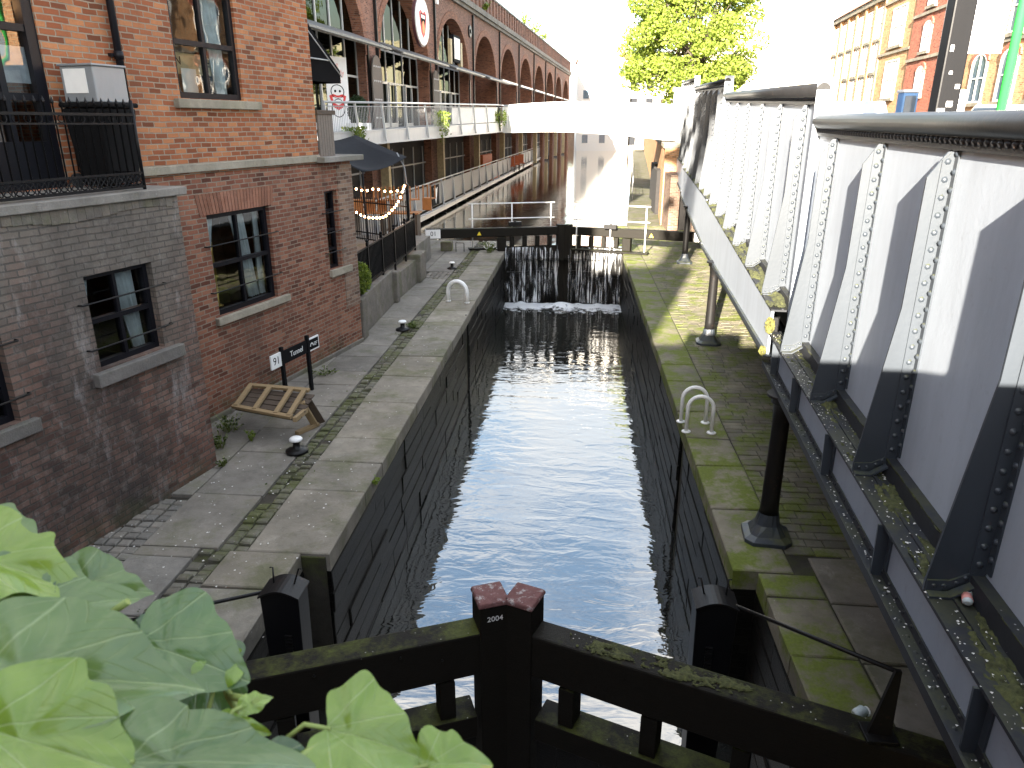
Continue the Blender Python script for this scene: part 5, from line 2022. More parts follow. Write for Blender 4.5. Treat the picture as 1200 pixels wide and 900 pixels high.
# small fittings
fx = thing('wall_lamp', 'small white floodlight on the viaduct wall between two arches', 'lamp', VM @ Vector((1.0, -.15, 12.3)), PI / 2 - VA)
MB().box(-.18, .18, -.16, .0, -.2, .2).build('housing', 'whitep', fx, bev=.02)
MB().box(-.03, .03, 0, .16, -.03, .03).build('arm', 'steelgrey', fx)
fx = thing('wall_rosette', 'round dark iron tie plate on the viaduct wall', 'tie plate', VM @ Vector((11.4, -.04, 11.6)), PI / 2 - VA)
MB().prism(ov(.45, .45, 0, 0, 16), P, -.08, .04).build('plate', 'iron', fx)
MB().prism(ov(.16, .16, 0, 0, 10), P, -.16, -.081).build('nut', 'iron', fx)

# ------------------------------------------------------------------ upper terrace in front of the viaduct
E0, E1, E2 = Vector((-9.5, 28.3, 4.30)), Vector((-5.2, 49.7, 4.67)), Vector((-1.9, 126, 5.2))
tr = thing('terrace', 'raised steel terrace with pale railings along the viaduct bars', 'terrace', E0)
def vface(y):
    return VO.x + math.tan(VA) * (y - VO.y) - .02
mb = MB()
for a, b in ((E0, E1), (E1, E2)):
    ax, bx = vface(a.y), vface(b.y)
    mb.hexa([(ax, a.y, a.z - .2), (a.x - .05, a.y, a.z - .2), (b.x - .05, b.y, b.z - .2), (bx, b.y, b.z - .2), (ax, a.y, a.z - .05), (a.x - .05, a.y, a.z - .05), (b.x - .05, b.y, b.z - .05), (bx, b.y, b.z - .05)])
mb.build('deck', 'steelgrey', tr, True)
fa_, rp, ri, ps = MB(), MB(), MB(), MB()
for a, b, n in ((E0, E1, 9), (E1, E2, 26)):
    U = lambda z: Vector((0, 0, z))
    fa_.bar(a - U(.22), b - U(.22), .12, .5)
    fa_.bar(a + U(.06), b + U(.06), .16, .05)
    fa_.bar(a - U(.48), b - U(.48), .24, .04)
    rp.tube([a + U(1.17), b + U(1.17)], .045, 8)
    rp.tube([a + U(1.02), b + U(1.02)], .02, 6)
    for i in range(n + 1):
        p = a.lerp(b, i / n)
        ps.bar(p + U(-.42) + Vector((.14, 0, 0)), p + U(1.15), .09, .05, (0, 1, 0))
        if i < n:
            q = a.lerp(b, (i + 1) / n)
            ri = MB()
            for k in range(1, 18 if n == 9 else 6):
                r_ = p.lerp(q, k / (18 if n == 9 else 6))
                ri.bar(r_ + U(.1), r_ + U(1.02), .014, .014, (0, 1, 0))
            ri.build('bar_panel', 'steelpale', tr, True)
fa_.build('fascia', 'steelpale', tr, True)
rp.build('handrails', 'steelpale', tr, True)
split_build(ps, 'post', 'steelpale', tr, True)
mb = MB()
a, b = E0.lerp(E1, .62), E1
mb.bar(a + Vector((-.03, 0, .56)), b + Vector((-.03, 0, .56)), .02, .84)
mb.build('white_screen', 'white', tr, True)
# planters
t = thing('planter', 'white planter box with a clipped conifer on the terrace edge', 'planter', (-9.25, 31.9, 4.38))
MB().box(-.45, .45, -.35, .35, 0, .35).build('box', 'whitep', t, bev=.02)
mb = MB()
blob_leaves(mb, (0, 0, .85), (.42, .42, .6), 2600, .12, 5)
mb.ball((0, 0, .85), .33, 10, 8, 1.5)
mb.build('conifer', 'leaf_dark', t)
def hang(p, h, label, seed):
    t = thing('hanging_plant', label, 'plant', p)
    mb, st = MB(), MB()
    rn = random.Random(seed)
    for i in range(16):
        x, y = rn.uniform(-.35, .35), rn.uniform(-.25, .25)
        ln = h * rn.uniform(.35, 1)
        st.tube([(x, y, .25), (x * 1.3, y * 1.3 - .05, -ln * .4), (x * 1.2, y * 1.2, -ln)], .008, 4)
        for k in range(20):
            u = rn.random()
            leaf(mb, Vector((x * 1.25 + rn.gauss(0, .07), y * 1.25 + rn.gauss(0, .07), .35 - (ln + .35) * u)), .16 * rn.uniform(.5, 1.3), rn, .5)
    st.build('stems', 'ivystem', t)
    mb.build('leaves', 'leaf_bush', t)
hang(E0.lerp(E1, .53) + Vector((.12, 0, .5)), 1.5, 'trailing green plant hanging from the middle of the terrace railing', 3)
hang(E0.lerp(E1, .985) + Vector((.1, 0, .5)), .75, 'trailing green plant where the white footbridge meets the terrace', 4)
hang(E0.lerp(E1, .09) + Vector((.1, 0, -.1)), .6, 'small trailing plant under the conifer planter', 6)

# ------------------------------------------------------------------ lower walkway beside the canal
K0, K1 = Vector((-8.62, 27.5, .0)), Vector((-3.2, 165, .1))
wk = thing('canal_walkway', 'long lower walkway deck with grey mesh railings beside the canal', 'walkway', K0)
mb = MB()
mb.hexa([(vface(K0.y) - .4, K0.y, -.12), (K0.x, K0.y, -.12), (K1.x, K1.y, -.02), (vface(K1.y) - 3, K1.y, -.02), (vface(K0.y) - .4, K0.y, 0.03), (K0.x, K0.y, .03), (K1.x, K1.y, .13), (vface(K1.y) - 3, K1.y, .13)])
mb.build('deck', 'wood2', wk, True)
fa_, ps, hr, pnl, tie = MB(), MB(), MB(), MB(), MB()
fa_.bar(K0 + Vector((.04, 0, -.02)), K1 + Vector((.04, 0, -.02)), .08, .34)
fa_.bar(K0 + Vector((.1, 0, .08)), K1 + Vector((.1, 0, .08)), .2, .06)
hr.bar(K0 + Vector((0, 0, 1.62)), K1 + Vector((0, 0, 1.7)), .09, .05)
n = 42
for i in range(n + 1):
    p = K0.lerp(K1, i / n)
    q = K0.lerp(K1, min(1, (i + 1) / n))
    ps.bar(p + Vector((.13, 0, .0)), p + Vector((-.02, 0, 1.6)), .10, .06, (0, 1, 0))
    if i < n:
        pnl.bar(p.lerp(q, .04) + Vector((.02, 0, .88)), q.lerp(p, .04) + Vector((.02, 0, .88)), .014, 1.22)
    tie.bar(p + Vector((-.6, .8, -.24)), p + Vector((.1, .8, -.24)), .12, .12)
fa_.build('fascia', 'steelgrey', wk, True)
split_build(ps, 'post', 'steelpale', wk, True)
hr.build('handrail', 'steelgrey', wk, True)
split_build(pnl, 'mesh_panel', 'mesh', wk, True)
split_build(tie, 'joist', 'iron', wk, True)
p = K0.lerp(K1, 4.28 / n)
sg5 = thing('railing_sign', 'dark sign with a white shield shape hung on the mesh railing of the lower walkway', 'sign', p + Vector((.14, 0, .9)), PI / 2 - .0394)
MB().box(-.9, .9, -.03, .0, -.55, .55).build('board', 'blackmat', sg5)
MB().prism([(-.45, .42), (-.1, .3), (0, .42), (.1, .3), (.45, .42), (.2, -.1), (0, -.45), (-.2, -.1)], P, -.045, -.031).build('white_shield', 'whitep', sg5)
# furniture on the walkway
t = thing('orange_sofa', 'orange upholstered sofa against the viaduct on the lower walkway', 'sofa', VM @ Vector((14.8, -1.0, .08)), PI / 2 - VA)
MB().box(-2.0, 2.0, -.4, .5, 0, .75).build('seat', 'orange', t, bev=.05)
MB().box(-2.0, 2.0, .3, .6, .751, 2.1).build('backrest', 'orange', t, bev=.05)
t0_ = None
for i, s_ in enumerate((24.5, 27.5, 30.5)):
    lb_ = ['orange high chair nearest the sofa on the lower walkway', 'orange high chair, middle of three on the lower walkway', 'orange high chair farthest along the lower walkway'][i]
    p = VM @ Vector((s_, -1.2, .08))
    if t0_ is None:
        t0_ = thing('high_chair', lb_, 'chair', p, .3, 'orange high chairs on the lower walkway')
        MB().box(-.4, .4, -.4, .4, .75, .9).build('seat', 'orange', t0_)
        MB().box(-.4, .4, .3, .42, .9, 2.0).build('backrest', 'orange', t0_)
        for sx in (-.33, .33):
            for sy in (-.33, .33):
                MB().box(sx - .04, sx + .04, sy - .04, sy + .04, 0, .75).build('leg', 'wood2', t0_)
        t0_.scale = (.7, .7, .75)
    else:
        c = copy_tree(t0_, None, label=lb_)
        c.location = p

# ------------------------------------------------------------------ white footbridge across the canal
A_, B2 = Vector((-4.95, 50.7, 4.12)), Vector((4.77, 40.9, 3.86))
fb = thing('footbridge', 'sunlit white footbridge with solid parapets crossing the canal', 'bridge', A_)
dv_ = (B2 - A_).normalized()
sd = Vector((-dv_.y, dv_.x, 0))
def arch(u):
    return A_.lerp(B2, u) + Vector((0, 0, .22 * math.sin(PI * u)))
n = 16
for off, nm in ((0., 'near_parapet'), (2.4, 'far_parapet')):
    mb = MB()
    hr = MB()
    for i in range(n):
        p, q = arch(i / n) + sd * off, arch((i + 1) / n) + sd * off
        mb.hexa([p, q, q + sd * .06, p + sd * .06, p + Vector((0, 0, 1.62)), q + Vector((0, 0, 1.62)), q + sd * .06 + Vector((0, 0, 1.62)), p + sd * .06 + Vector((0, 0, 1.62))])
        for k in range(2):
            r_ = p.lerp(q, k / 2)
            mb.bar(r_ - sd * .035 + Vector((0, 0, .05)), r_ - sd * .035 + Vector((0, 0, 1.6)), .05, .05, dv_)
    hr.tube([arch(i / n) + sd * (off + .03) + Vector((0, 0, 1.68)) for i in range(n + 1)], .05, 8)
    o = mb.build('parapet', 'white', fb, True)
    hr.build('handrail', 'white', o, True)
mb = MB()
for i in range(n):
    p, q = arch(i / n), arch((i + 1) / n)
    u = Vector((0, 0, .0))
    mb.hexa([p - sd * .05, q - sd * .05, q + sd * 2.5, p + sd * 2.5, p - sd * .05 + Vector((0, 0, .3)), q - sd * .05 + Vector((0, 0, .3)), q + sd * 2.5 + Vector((0, 0, .3)), p + sd * 2.5 + Vector((0, 0, .3))])
mb.build('deck', 'white', fb, True)

# railing on the far towpath, bridge beyond, buildings beyond
t = thing('towpath_railing', 'metal railing along the sunlit far towpath past the gates', 'railing', (3.0, 42, 0))
mb, m2 = MB(), MB()
a, b = Vector((3.7, 50, -.05)), Vector((7.0, 98, -.05))
for i in range(9):
    p = a.lerp(b, i / 8)
    mb.tube([p, p + Vector((0, 0, 1.2))], .035, 6)
for z in (.4, .8, 1.2):
    m2.tube([a + Vector((0, 0, z)), b + Vector((0, 0, z))], .025, 6)
split_build(mb, 'post', 'steelgrey', t, True)
split_build(m2, 'rail', 'steelgrey', t, True)
t = thing('far_bridge', 'low brown bridge closing the canal beyond the footbridge', 'bridge', (4, 172, 0))
mb = MB()
n = 14
for i in range(n):
    u0, u1 = i / n, (i + 1) / n
    za, zb_ = -.3 + 2.6 * math.sin(PI * u0) ** .5, -.3 + 2.6 * math.sin(PI * u1) ** .5
    mb.hexa([(-3 + 17 * u0, 0, za), (-3 + 17 * u1, 0, zb_), (-3 + 17 * u1, 8, zb_), (-3 + 17 * u0, 8, za), (-3 + 17 * u0, 0, 4.8), (-3 + 17 * u1, 0, 4.8), (-3 + 17 * u1, 8, 4.8), (-3 + 17 * u0, 8, 4.8)])
mb.box(-14, -3, 0, 8, -3, 4.8).box(14, 30, 0, 8, -3, 4.8)
mb.build('span', 'brick_pier', t)
MB().box(-14, 30, -.1, .0 - .003, 4.5, 5.0).build('band', 'stone_trim', t)


def house(name, label, x, y, rz, w, d, z0, h, roofh, cols, rows, wallm, roofm, winm, cat='building', base=.9, ww=1.1, hh=1.5, gable=False):
    t = thing(name, label, cat, (x, y, z0), rz)
    MB().box(-w / 2, w / 2, 0, d, 0, h).build('wall', wallm, t)
    if roofh:
        rf = MB()
        if gable:
            rf.prism([(-w / 2 - .3, 0), (w / 2 + .3, 0), (0, roofh)], lambda a, z, c: (a, c, h + z + .01), -.3, d + .3)
        else:
            rf.prism([(-.4, 0), (d + .4, 0), (d / 2, roofh)], lambda a, z, c: (c, a, h + z + .01), -w / 2 - .4, w / 2 + .4)
        rf.build('roof', roofm, t)
    else:
        MB().box(-w / 2 - .2, w / 2 + .2, -.2, d + .2, h + .01, h + .4).build('roof', roofm, t)
    k = 0
    for i in range(cols):
        for j in range(rows):
            if k >= 60:
                break
            cx = -w / 2 + w * (i + .5) / cols
            cz = base + (h - base) * (j + .5) / rows
            f = MB().box(cx - ww / 2 - .08, cx + ww / 2 + .08, -.06, .05, cz - hh / 2 - .1, cz + hh / 2 + .08).build('window', 'render', t)
            g = MB().box(cx - ww / 2, cx + ww / 2, -.075, -.0605, cz - hh / 2, cz + hh / 2)
            g.build('pane', winm, f)
            k += 1
    return t


house('gabled_house', 'pale gabled building overexposed behind the end of the viaduct', 4.6, 150, R(2), 10, 12, -1, 17, 4.2, 3, 4, 'render', 'roof', 'winblue', gable=True)
house('apartment_block', 'white apartment block with grey windows to the right of the gabled building', 13.5, 152, R(-3), 9, 12, -1, 14.5, 0, 3, 4, 'render', 'roofdark', 'windark', ww=1.4, hh=1.8)
house('low_white_block', 'low white building just right of the apartment block above the footbridge', 20.0, 150, R(2), 8, 10, -1, 9, 2.5, 3, 2, 'render', 'roofdark', 'winpale')
house('tower_block', 'very pale slim tower far behind the viaduct', 1.5, 260, 0, 6, 6, -1, 50, 0, 3, 8, 'render', 'render', 'winpale', ww=1.2, hh=3)
house('hazy_building', 'pale overexposed building behind the girders right of the tree', 27, 122, R(-20), 26, 14, 4, 13, 0, 8, 4, 'render2', 'render2', 'winpale')
bt = thing('blue_container', 'small blue container at the foot of the pale buildings', 'container', (7.6, 120, 4.6))
MB().box(-1.6, 1.6, 0, 3, 0, 2.2).build('body', 'blue', bt, bev=.05)
MB().box(-1.65, 1.65, -.05, 3.05, 2.205, 2.35).build('lid', 'steelpale', bt)
lp = thing('street_lamp', 'slim street lamp on a curved arm beside the white buildings', 'street lamp', (11.0, 100, 4.6))
MB().tube([(0, 0, 0), (0, 0, 7), (-.3, 0, 7.8), (-1.6, 0, 8.1)], [.1, .08, .06, .05], 8).build('pole', 'steelgrey', lp)
MB().box(-2.3, -1.5, -.15, .15, 8.0, 8.16).build('lantern', 'steelgrey', lp)

# ------------------------------------------------------------------ trees
def tree(name, label, x, y, z0, h, crown_c, rad, nleaf, size, seed, mat, trunk_r=.22, clumps=46):
    rn = random.Random(seed)
    t = thing(name, label, 'tree', (x, y, z0))
    tk, lv = MB(), MB()
    cc = Vector(crown_c)
    tk.tube([(0, 0, 0), (.05, 0, h * .25), (.0, .05, h * .5), (-.1, 0, h * .85)], [trunk_r, trunk_r * .8, trunk_r * .55, .04], 9)
    per = nleaf // clumps
    for i in range(clumps):
        while True:
            d = Vector((rn.uniform(-1, 1), rn.uniform(-1, 1), rn.uniform(-1, 1)))
            if .15 < d.length < 1:
                break
        d = d.normalized() * d.length ** .45
        q = cc + Vector((d.x * rad[0], d.y * rad[1], d.z * rad[2]))
        b0 = Vector((0, 0, h * rn.uniform(.28, .6)))
        m_ = b0.lerp(q, .55) + Vector((0, 0, -.25))
        tk.tube([b0, m_, q], [trunk_r * .3, trunk_r * .16, .015], 5, False)
        for k in range(2):
            e = q + Vector((rn.gauss(0, 1), rn.gauss(0, 1), rn.gauss(0, .7))) * rad[0] * .22
            tk.tube([m_.lerp(q, .6), e], [trunk_r * .1, .008], 4, False)
        cr_ = rad[0] * rn.uniform(.17, .34)
        blob_leaves(lv, q, (cr_, cr_, cr_ * .62), per, size, rn.randint(0, 10 ** 6), .1)
    tk.build('trunk', 'bark', t)
    lv.build('crown', mat, t)
    return t


tree('young_tree', 'sunlit yellow-green young tree behind the far end of the girders', 9.3, 64, 4.3, 12, (-.6, 0, 7.0), (5.0, 4.8, 6.0), 56000, .27, 3, 'leaf_tree', .26, 150)
tree('roadside_tree', 'tree across the road behind the bridge', -5.9, -11.2, 3, 14, (.0, 0, 12.7), (2.0, 2.4, 2.6), 3200, .3, 8, 'leaf_tree', .2, 26)

# ------------------------------------------------------------------ street buildings on the right
SM_ = GM
def smat(s, off):
    return SM_ @ Vector((s, -off, 0))


def facade(name, label, s0, s1, off, z0, h, wallm, cols, rows, ww, hh, winm, arched=False, roofm='roof', roofh=3., pil=False, basez=1.0, depth=10, band=True):
    p = smat((s0 + s1) / 2, off)
    t = thing(name, label, 'building', (p.x, p.y, z0), PI / 2 - GT)       # local x away from the viewer, +y towards the canal
    w = s1 - s0
    MB().box(-w / 2, w / 2, -depth, 0, -2, h).build('wall', wallm, t)
    rf = MB()
    rf.add([(-w / 2 - .1, .35, h), (w / 2 + .1, .35, h), (w / 2 + .1, -depth / 2, h + roofh), (-w / 2 - .1, -depth / 2, h + roofh), (-w / 2 - .1, -depth, h), (w / 2 + .1, -depth, h)],
           [(0, 1, 2, 3), (3, 2, 5, 4), (0, 3, 4), (1, 5, 2), (0, 4, 5, 1)])
    rf.build('roof', roofm, t)
    MB().box(-w / 2 - .05, w / 2 + .05, -.1, .25, h - .35, h - .003).build('cornice', 'stone_trim', t)
    if band:
        for j in range(1, rows):
            z = basez + (h - .6 - basez) * j / rows
            MB().box(-w / 2, w / 2, .003, .1, z - .1, z + .06).build('string_course', 'stone_trim', t)
    if pil:
        for i in range(cols + 1):
            x = -w / 2 + w * i / cols
            MB().box(max(-w / 2, x - .22), min(w / 2, x + .22), .0, .17, -1, h - .36).build('pilaster', wallm, t)
    for i in range(cols):
        for j in range(rows):
            cx = -w / 2 + w * (i + .5) / cols
            cz = basez + (h - .6 - basez) * (j + .48) / rows
            f = MB()
            y0 = .02
            out = [(cx - ww / 2, cz - hh / 2), (cx + ww / 2, cz - hh / 2)]
            n = 8
            rise = ww * .28 if arched else 0
            top = [(cx + ww / 2 * math.cos(PI * k / n), cz + hh / 2 - rise + rise * math.sin(PI * k / n)) for k in range(n + 1)] if arched else [(cx + ww / 2, cz + hh / 2), (cx - ww / 2, cz + hh / 2)]
            poly = out + top
            inn = [(cx + (a - cx) * .88, cz + (b - cz) * .93) for a, b in poly]
            m_ = len(poly)
            fw_ = MB()
            # frame ring
            vs = [(a, .07, b) for a, b in poly] + [(a, .07, b) for a, b in inn] + [(a, .0, b) for a, b in poly] + [(a, .02, b) for a, b in inn]
            fs = []
            for k in range(m_):
                l = (k + 1) % m_
                fs += [(k, l, m_ + l, m_ + k), (k, 2 * m_ + k, 2 * m_ + l, l), (m_ + k, m_ + l, 3 * m_ + l, 3 * m_ + k)]
            fw_.add(vs, fs)
            for b in (.0,):
                fw_.box(cx - .03, cx + .03, .024, .06, cz - hh / 2 * .93, cz + hh / 2 * .9)
                fw_.box(cx - ww / 2 * .88, cx + ww / 2 * .88, .026, .058, cz - .03, cz + .03)
            fo = fw_.build('window', 'render', t)
            MB().add([(a, .022, b) for a, b in inn], [tuple(range(m_))]).build('pane', winm, fo)
            MB().box(cx - ww / 2 - .12, cx + ww / 2 + .12, .0, .16, cz - hh / 2 - .16, cz - hh / 2 - .003).build('sill', 'stone_trim', fo)
            if arched:
                ar = MB()
                for k in range(n):
                    a0, a1 = top[k], top[k + 1]
                    g_ = lambda q: (cx + (q[0] - cx) * 1.16, cz + hh / 2 - rise + (q[1] - (cz + hh / 2 - rise)) * 1.25 + .12)
                    b0, b1 = g_(a0), g_(a1)
                    ar.add([(a0[0], .08, a0[1]), (a1[0], .08, a1[1]), (b1[0], .08, b1[1]), (b0[0], .08, b0[1]), (a0[0], .0, a0[1]), (a1[0], .0, a1[1]), (b1[0], 0, b1[1]), (b0[0], 0, b0[1])],
                           [(0, 1, 2, 3), (3, 2, 6, 7), (0, 4, 5, 1)])
                ar.build('arch', 'brick_street_red', fo)
    return t


facade('orange_warehouse', 'sunlit orange brick warehouse with tall pale windows between pilasters and a red roof', 49.5, 64, 14, 4.9, 8.0, 'brick_street', 6, 3, 1.35, 2.0, 'winpale', pil=True, roofh=3.4)
facade('orange_annex', 'sunlit orange building with broad pale windows beside the warehouse', 43.2, 49.4, 13.9, 4.9, 11, 'brick_street', 1, 3, 2.6, 2.3, 'winpale')
facade('narrow_red_house', 'narrow dark red brick house beside the black mast', 37.6, 43.1, 13.8, 4.9, 11, 'brick_street_red', 1, 4, 1.3, 1.6, 'winpale', True)
facade('arched_window_building', 'orange building with arched blue-grey windows nearest on the street', 19, 37.5, 14, 4.8, 9.6, 'brick_street', 6, 3, 1.7, 2.2, 'winblue', True, basez=.6)

# black mast with stickers, green pole, white hoarding
ms = thing('black_mast', 'broad black street mast covered with white stickers', 'mast', (6.35, 14.2, 3.9), 0)
MB().hexa([(-.19, -.16, 0), (.19, -.16, 0), (.19, .16, 0), (-.19, .16, 0), (-.17, -.14, 9), (.17, -.14, 9), (.17, .14, 9), (-.17, .14, 9)]).build('shaft', 'black', ms, bev=.03)
MB().box(-.3, .3, -.27, .27, 0, .5).build('base', 'black', ms, bev=.03)
mb = MB()
for (x, z, a, b) in ((.02, 1.12, .1, .09), (-.1, .93, .12, .24), (.08, .9, .07, .07), (-.03, .66, .11, .1), (.1, 1.4, .07, .07), (-.05, 1.62, .05, .05), (-.1, 2.0, .05, .1)):
    mb.box(x - a / 2, x + a / 2, -.172, -.15, z - b / 2, z + b / 2)
split_build(mb, 'sticker', 'whitep', ms)
gp = thing('green_pole', 'bright green pole standing in the street on the right', 'pole', (8.05, 15.6, 3.9))
MB().tube([(0, 0, 0), (0, 0, 5.2), (.1, 0, 5.6), (.6, 0, 5.9), (1.2, 0, 5.9)], [.085, .08, .07, .06, .05], 12).build('pole', 'green', gp)
MB().lathe([(.16, 0), (.16, .3), (.1, .4)], (0, 0, 0), 12).build('base', 'green', gp)
hd = thing('white_hoarding', 'white banner with dark lettering marks hung on a post in the street', 'banner', (9.5, 20.2, 4.0))
MB().box(-.62, .62, -.05, .05, 2.3, 5.6).build('banner', 'whitep', hd)
MB().tube([(-.75, 0, 0), (-.75, 0, 5.8)], .06, 8).build('post', 'steelgrey', hd)
mb = MB()
for j, (z, h_, n_) in enumerate(((3.62, .1, 5), (3.32, .05, 9))):
    for i in range(n_):
        x = -.42 + .84 * i / n_
        mb.box(x, x + .84 / n_ * .7, -.062, -.0505, z, z + h_)
        mb.box(x, x + .03, -.064, -.0625, z - h_ * .4 * (i % 2), z + h_ * 1.5)
mb.build('lettering_marks', 'winblue', hd)


def car(name, label, x, y, z, rz, paint):
    t = thing(name, label, 'car', (x, y, z), rz)
    prof = [(-2.1, .35), (-2.15, .7), (-2.0, .88), (-1.3, .95), (-.75, 1.42), (.75, 1.45), (1.5, .98), (2.1, .88), (2.15, .4)]
    MB().prism(prof, lambda a, z_, c: (a, c, z_), -.85, .85).build('body', paint, t, bev=.06)
    for s_ in (-.865, .85):
        MB().prism([(-1.15, .98), (-.7, 1.36), (.68, 1.38), (1.3, 1.0)], lambda a, z_, c: (a, c, z_), s_, s_ + .015).build('side_window', 'winblue', t)
    for x_ in (-1.35, 1.35):
        for s_ in (-.87, .68):
            w_ = MB().tube([(x_, s_, .32), (x_, s_ + .19, .32)], .32, 14).build('wheel', 'tyre', t)
            MB().tube([(x_, s_ - .01, .32), (x_, s_ + .2, .32)], .19, 10).build('rim', 'steelpale', w_)
    for s_ in (-.6, .6):
        MB().box(2.1, 2.165, s_ - .17, s_ + .17, .62, .76).build('headlight', 'glass', t)
    return t


car('parked_car', 'pale blue-roofed car parked in the street behind the nearest girder rail', 8.9, 26.4, 3.95, PI / 2 - GT, 'carblue')
car('parked_car', 'white car at the right edge behind the nearest girder rail', 9.6, 17.4, 3.65, PI / 2 - GT, 'carpaint')
sk = thing('blue_cabin', 'blue portable cabin beside a white barrier in the street', 'cabin', (11.3, 28.0, 4.0))
MB().box(-.25, .25, -.25, .25, 0, 1.7).build('body', 'blue', sk, bev=.03)
MB().box(-.28, .28, -.28, .28, 1.705, 1.8).build('roof', 'render', sk, bev=.02)
MB().box(-.18, .18, -.265, -.252, .1, 1.6).build('door', 'winblue', sk)
sk = thing('white_barrier', 'white street barrier boards beside the blue cabin', 'barrier', (12.2, 27.0, 4.0))
MB().box(-.55, .55, -.04, .04, .9, 1.75).build('board', 'whitep', sk)
for x in (-.5, .5):
    MB().box(x - .04, x + .04, -.03, .03, 0, .9).build('leg', 'steelgrey', sk)
#PART5
# ------------------------------------------------------------------ ivy growing over the bridge parapet, close to the viewer
IVY = [
    ((-0.449, 0.476, 4.353), (0.969, 0.008, -0.247), (0.239, -0.29, 0.927), 0.106, 0.7, 'y'),
    ((-0.331, 0.375, 4.34), (0.94, 0.278, -0.198), (0.293, -0.359, 0.886), 0.141, 0.62, 'p'),
    ((-0.412, 0.469, 4.323), (0.901, 0.416, -0.123), (0.284, -0.351, 0.892), 0.106, 0.75, 'p'),
    ((-0.306, 0.463, 4.283), (0.95, -0.04, -0.31), (0.266, -0.417, 0.869), 0.095, 0.85, 'p'),
    ((-0.306, 0.482, 4.218), (0.596, -0.604, -0.529), (0.285, -0.457, 0.842), 0.083, 0.8, 'd'),
    ((-0.316, 0.328, 4.326), (0.945, 0.029, -0.327), (0.316, -0.354, 0.88), 0.108, 0.75, 'y'),
    ((-0.226, 0.349, 4.302), (0.967, 0.208, -0.15), (0.216, -0.348, 0.912), 0.119, 0.6, 'p'),
    ((-0.133, 0.393, 4.284), (0.984, -0.072, -0.161), (0.127, -0.345, 0.93), 0.076, 0.85, 'y'),
    ((-0.073, 0.393, 4.269), (0.976, 0.219, -0.0), (0.091, -0.404, 0.91), 0.049, 0.9, 'y'),
    ((-0.506, 0.53, 4.338), (0.882, -0.099, -0.46), (0.381, -0.426, 0.821), 0.07, 0.8, 'p'),
    ((-0.429, 0.443, 4.315), (0.732, -0.448, -0.514), (0.355, -0.393, 0.848), 0.082, 0.8, 'd'),
    ((-0.403, 0.508, 4.312), (0.923, 0.34, -0.182), (0.325, -0.43, 0.842), 0.068, 0.8, 'p'),
    ((-0.285, 0.475, 4.281), (-0.05, 0.852, 0.521), (0.288, -0.488, 0.824), 0.043, 0.7, 'y'),
    ((-0.235, 0.426, 4.28), (0.832, 0.552, 0.053), (0.256, -0.467, 0.846), 0.024, 0.6, 'y'),
    ((-0.24, 0.41, 4.269), (0.978, 0.142, -0.151), (0.191, -0.335, 0.923), 0.039, 0.5, 'y'),
    ((-0.362, 0.457, 4.219), (0.858, -0.234, -0.458), (0.33, -0.432, 0.839), 0.088, 0.8, 'p'),
    ((-0.389, 0.379, 4.306), (0.938, 0.096, -0.332), (0.343, -0.363, 0.866), 0.092, 0.7, 'p'),
    ((-0.361, 0.501, 4.282), (0.332, 0.864, 0.38), (0.34, -0.485, 0.806), 0.045, 0.7, 'd'),
    ((-0.191, 0.365, 4.279), (0.96, 0.263, -0.099), (0.197, -0.38, 0.904), 0.065, 0.7, 'd'),
]
STEMS = [
    [(-0.377, 0.301, 4.294), (-0.314, 0.356, 4.282), (-0.182, 0.368, 4.286), (-0.168, 0.39, 4.284)] ,
    [(-0.358, 0.381, 4.216), (-0.321, 0.436, 4.212), (-0.258, 0.449, 4.232), (-0.279, 0.463, 4.247), (-0.289, 0.471, 4.271)] ,
    [(-0.476, 0.402, 4.301), (-0.449, 0.437, 4.305), (-0.401, 0.462, 4.301), (-0.36, 0.475, 4.328)] ,
    [(-0.191, 0.365, 4.279), (-0.138, 0.366, 4.268), (-0.095, 0.389, 4.262)] ,
    [(-0.279, 0.463, 4.247), (-0.235, 0.426, 4.28)] ,
]
iv = thing('ivy', 'pale green ivy with broad leaves climbing over the bridge parapet in the foreground', 'ivy', (-.45, .1, 4.45))
OUT = [(0, -.02), (.12, -.11), (.29, -.11), (.43, .01), (.485, .17), (.455, .32), (.43, .44), (.36, .55), (.26, .66), (.17, .78), (.07, .90), (.0, 1.0)]
OUT2 = [(0, -.03), (.10, -.13), (.27, -.16), (.44, -.08), (.50, .06), (.44, .19), (.34, .27), (.37, .38), (.36, .50), (.27, .58), (.20, .68), (.12, .84), (.0, 1.0)]
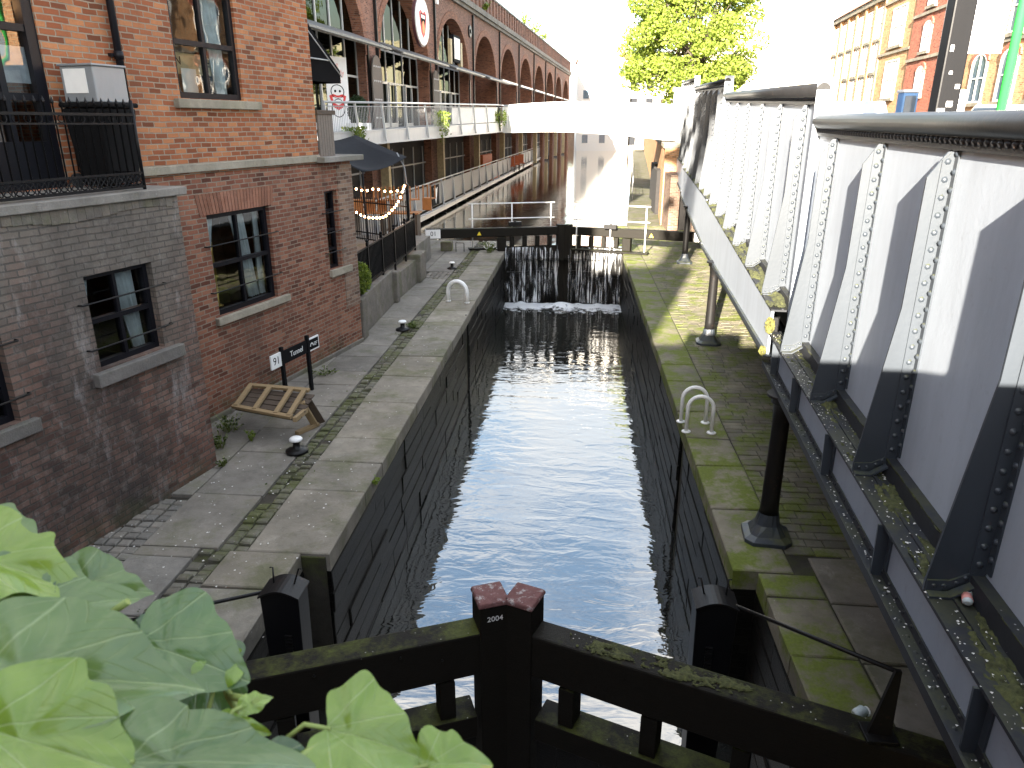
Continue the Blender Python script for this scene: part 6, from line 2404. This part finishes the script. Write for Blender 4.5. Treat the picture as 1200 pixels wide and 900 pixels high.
def ivy_leaf(pos, tip, nrm, sz, wr, hue, seed):
    rn = random.Random(seed)
    tip, nrm = Vector(tip), Vector(nrm)
    rt = tip.cross(nrm).normalized()
    OUT_ = OUT2 if seed % 2 else OUT
    right = [(x * (1 + rn.uniform(-.12, .12)), y + rn.uniform(-.03, .03)) for x, y in OUT_]
    left = [(-x * (1 + rn.uniform(-.12, .12)), y + rn.uniform(-.03, .03)) for x, y in OUT_[1:-1]]
    ring = right + left[::-1]
    # subdivide the outline and blend to the midrib so that the blade can curl
    n = len(ring)
    fine = []
    for i in range(n):
        p0, p1, p2, p3 = ring[i - 1], ring[i], ring[(i + 1) % n], ring[(i + 2) % n]
        for k in range(4):
            t = k / 4
            f = lambda a, b, c, d: .5 * (2 * b + (c - a) * t + (2 * a - 5 * b + 4 * c - d) * t * t + (3 * b - a - 3 * c + d) * t ** 3)
            fine.append((f(p0[0], p1[0], p2[0], p3[0]), f(p0[1], p1[1], p2[1], p3[1])))
    rings = 6
    vs, uv = [], []
    cen = (0, .22)
    cup, fold, wavep = rn.uniform(-.1, .45), rn.uniform(.08, .36), rn.uniform(0, 6)
    m = len(fine)
    vs.append(cen)
    for r_ in range(1, rings + 1):
        for (x, y) in fine:
            f = r_ / rings
            vs.append((cen[0] + (x - cen[0]) * f, cen[1] + (y - cen[1]) * f))
    P3 = []
    for (x, y) in vs:
        rad = math.hypot(x, y - .22)
        z = fold * abs(x) - cup * rad * rad - .18 * max(0, y - .55) ** 2 * 2 + .028 * math.sin(wavep + 5 * math.atan2(x, y - .2)) * rad * 2
        z += .035 * mnoise.noise(Vector((x * 4, y * 4, seed))) + .012 * mnoise.noise(Vector((x * 11, y * 11, seed)))
        X = x * wr / .8
        q = Vector(pos) + (rt * X + tip * (y - .45) + nrm * z) * sz
        P3.append(q)
        uv.append((x * 1.5, y))
    fs = [(0, 1 + i, 1 + (i + 1) % m) for i in range(m)]
    for r_ in range(rings - 1):
        for i in range(m):
            a, b = 1 + r_ * m + i, 1 + r_ * m + (i + 1) % m
            fs.append((a, a + m, b + m, b))
    mb = MB().add(P3, fs, True)
    o = mb.build('leaf', {'p': 'ivy', 'y': 'ivy_y', 'd': 'ivy_d'}[hue], iv, True)
    lay = o.data.uv_layers.new(name='UVMap')
    for l in o.data.loops:
        lay.data[l.index].uv = uv[l.vertex_index]
    return Vector(pos) - tip * .45 * sz
bases = []
for k, (pos, tip, nrm, sz, wr, hue) in enumerate(IVY):
    bases.append(ivy_leaf(pos, tip, nrm, sz, wr, hue, k + 3))
for s_ in STEMS:
    mb = MB()
    pts = [Vector(q) for q in s_]
    fn = []
    for i in range(len(pts) - 1):
        for k in range(5):
            fn.append(pts[i].lerp(pts[i + 1], k / 5))
    fn.append(pts[-1])
    mb.tube(fn, .0032, 7)
    mb.build('stem', 'ivystem', iv, True)
for b, (pos, tip, nrm, sz, wr, hue) in list(zip(bases, IVY))[:20]:
    t_ = Vector(tip)
    mb = MB().tube([b + t_ * .02 * sz, b - t_ * .25 * sz - Vector(nrm) * .05 * sz, b - t_ * .5 * sz - Vector((0, .01, .25 * sz))], [.0016, .0019, .0022], 6)
    mb.build('leaf_stalk', 'ivystem', iv, True)
# more of the plant on the parapet itself, below the edge of the picture
mb = MB()
rnd = random.Random(77)
for i in range(160):
    leaf(mb, Vector((rnd.uniform(-1.6, -.25), rnd.uniform(-.2, .2), 4.46 + rnd.uniform(0, .06))), rnd.uniform(.05, .1), rnd)
mb.build('parapet_foliage', 'leaf_weed', iv, True)
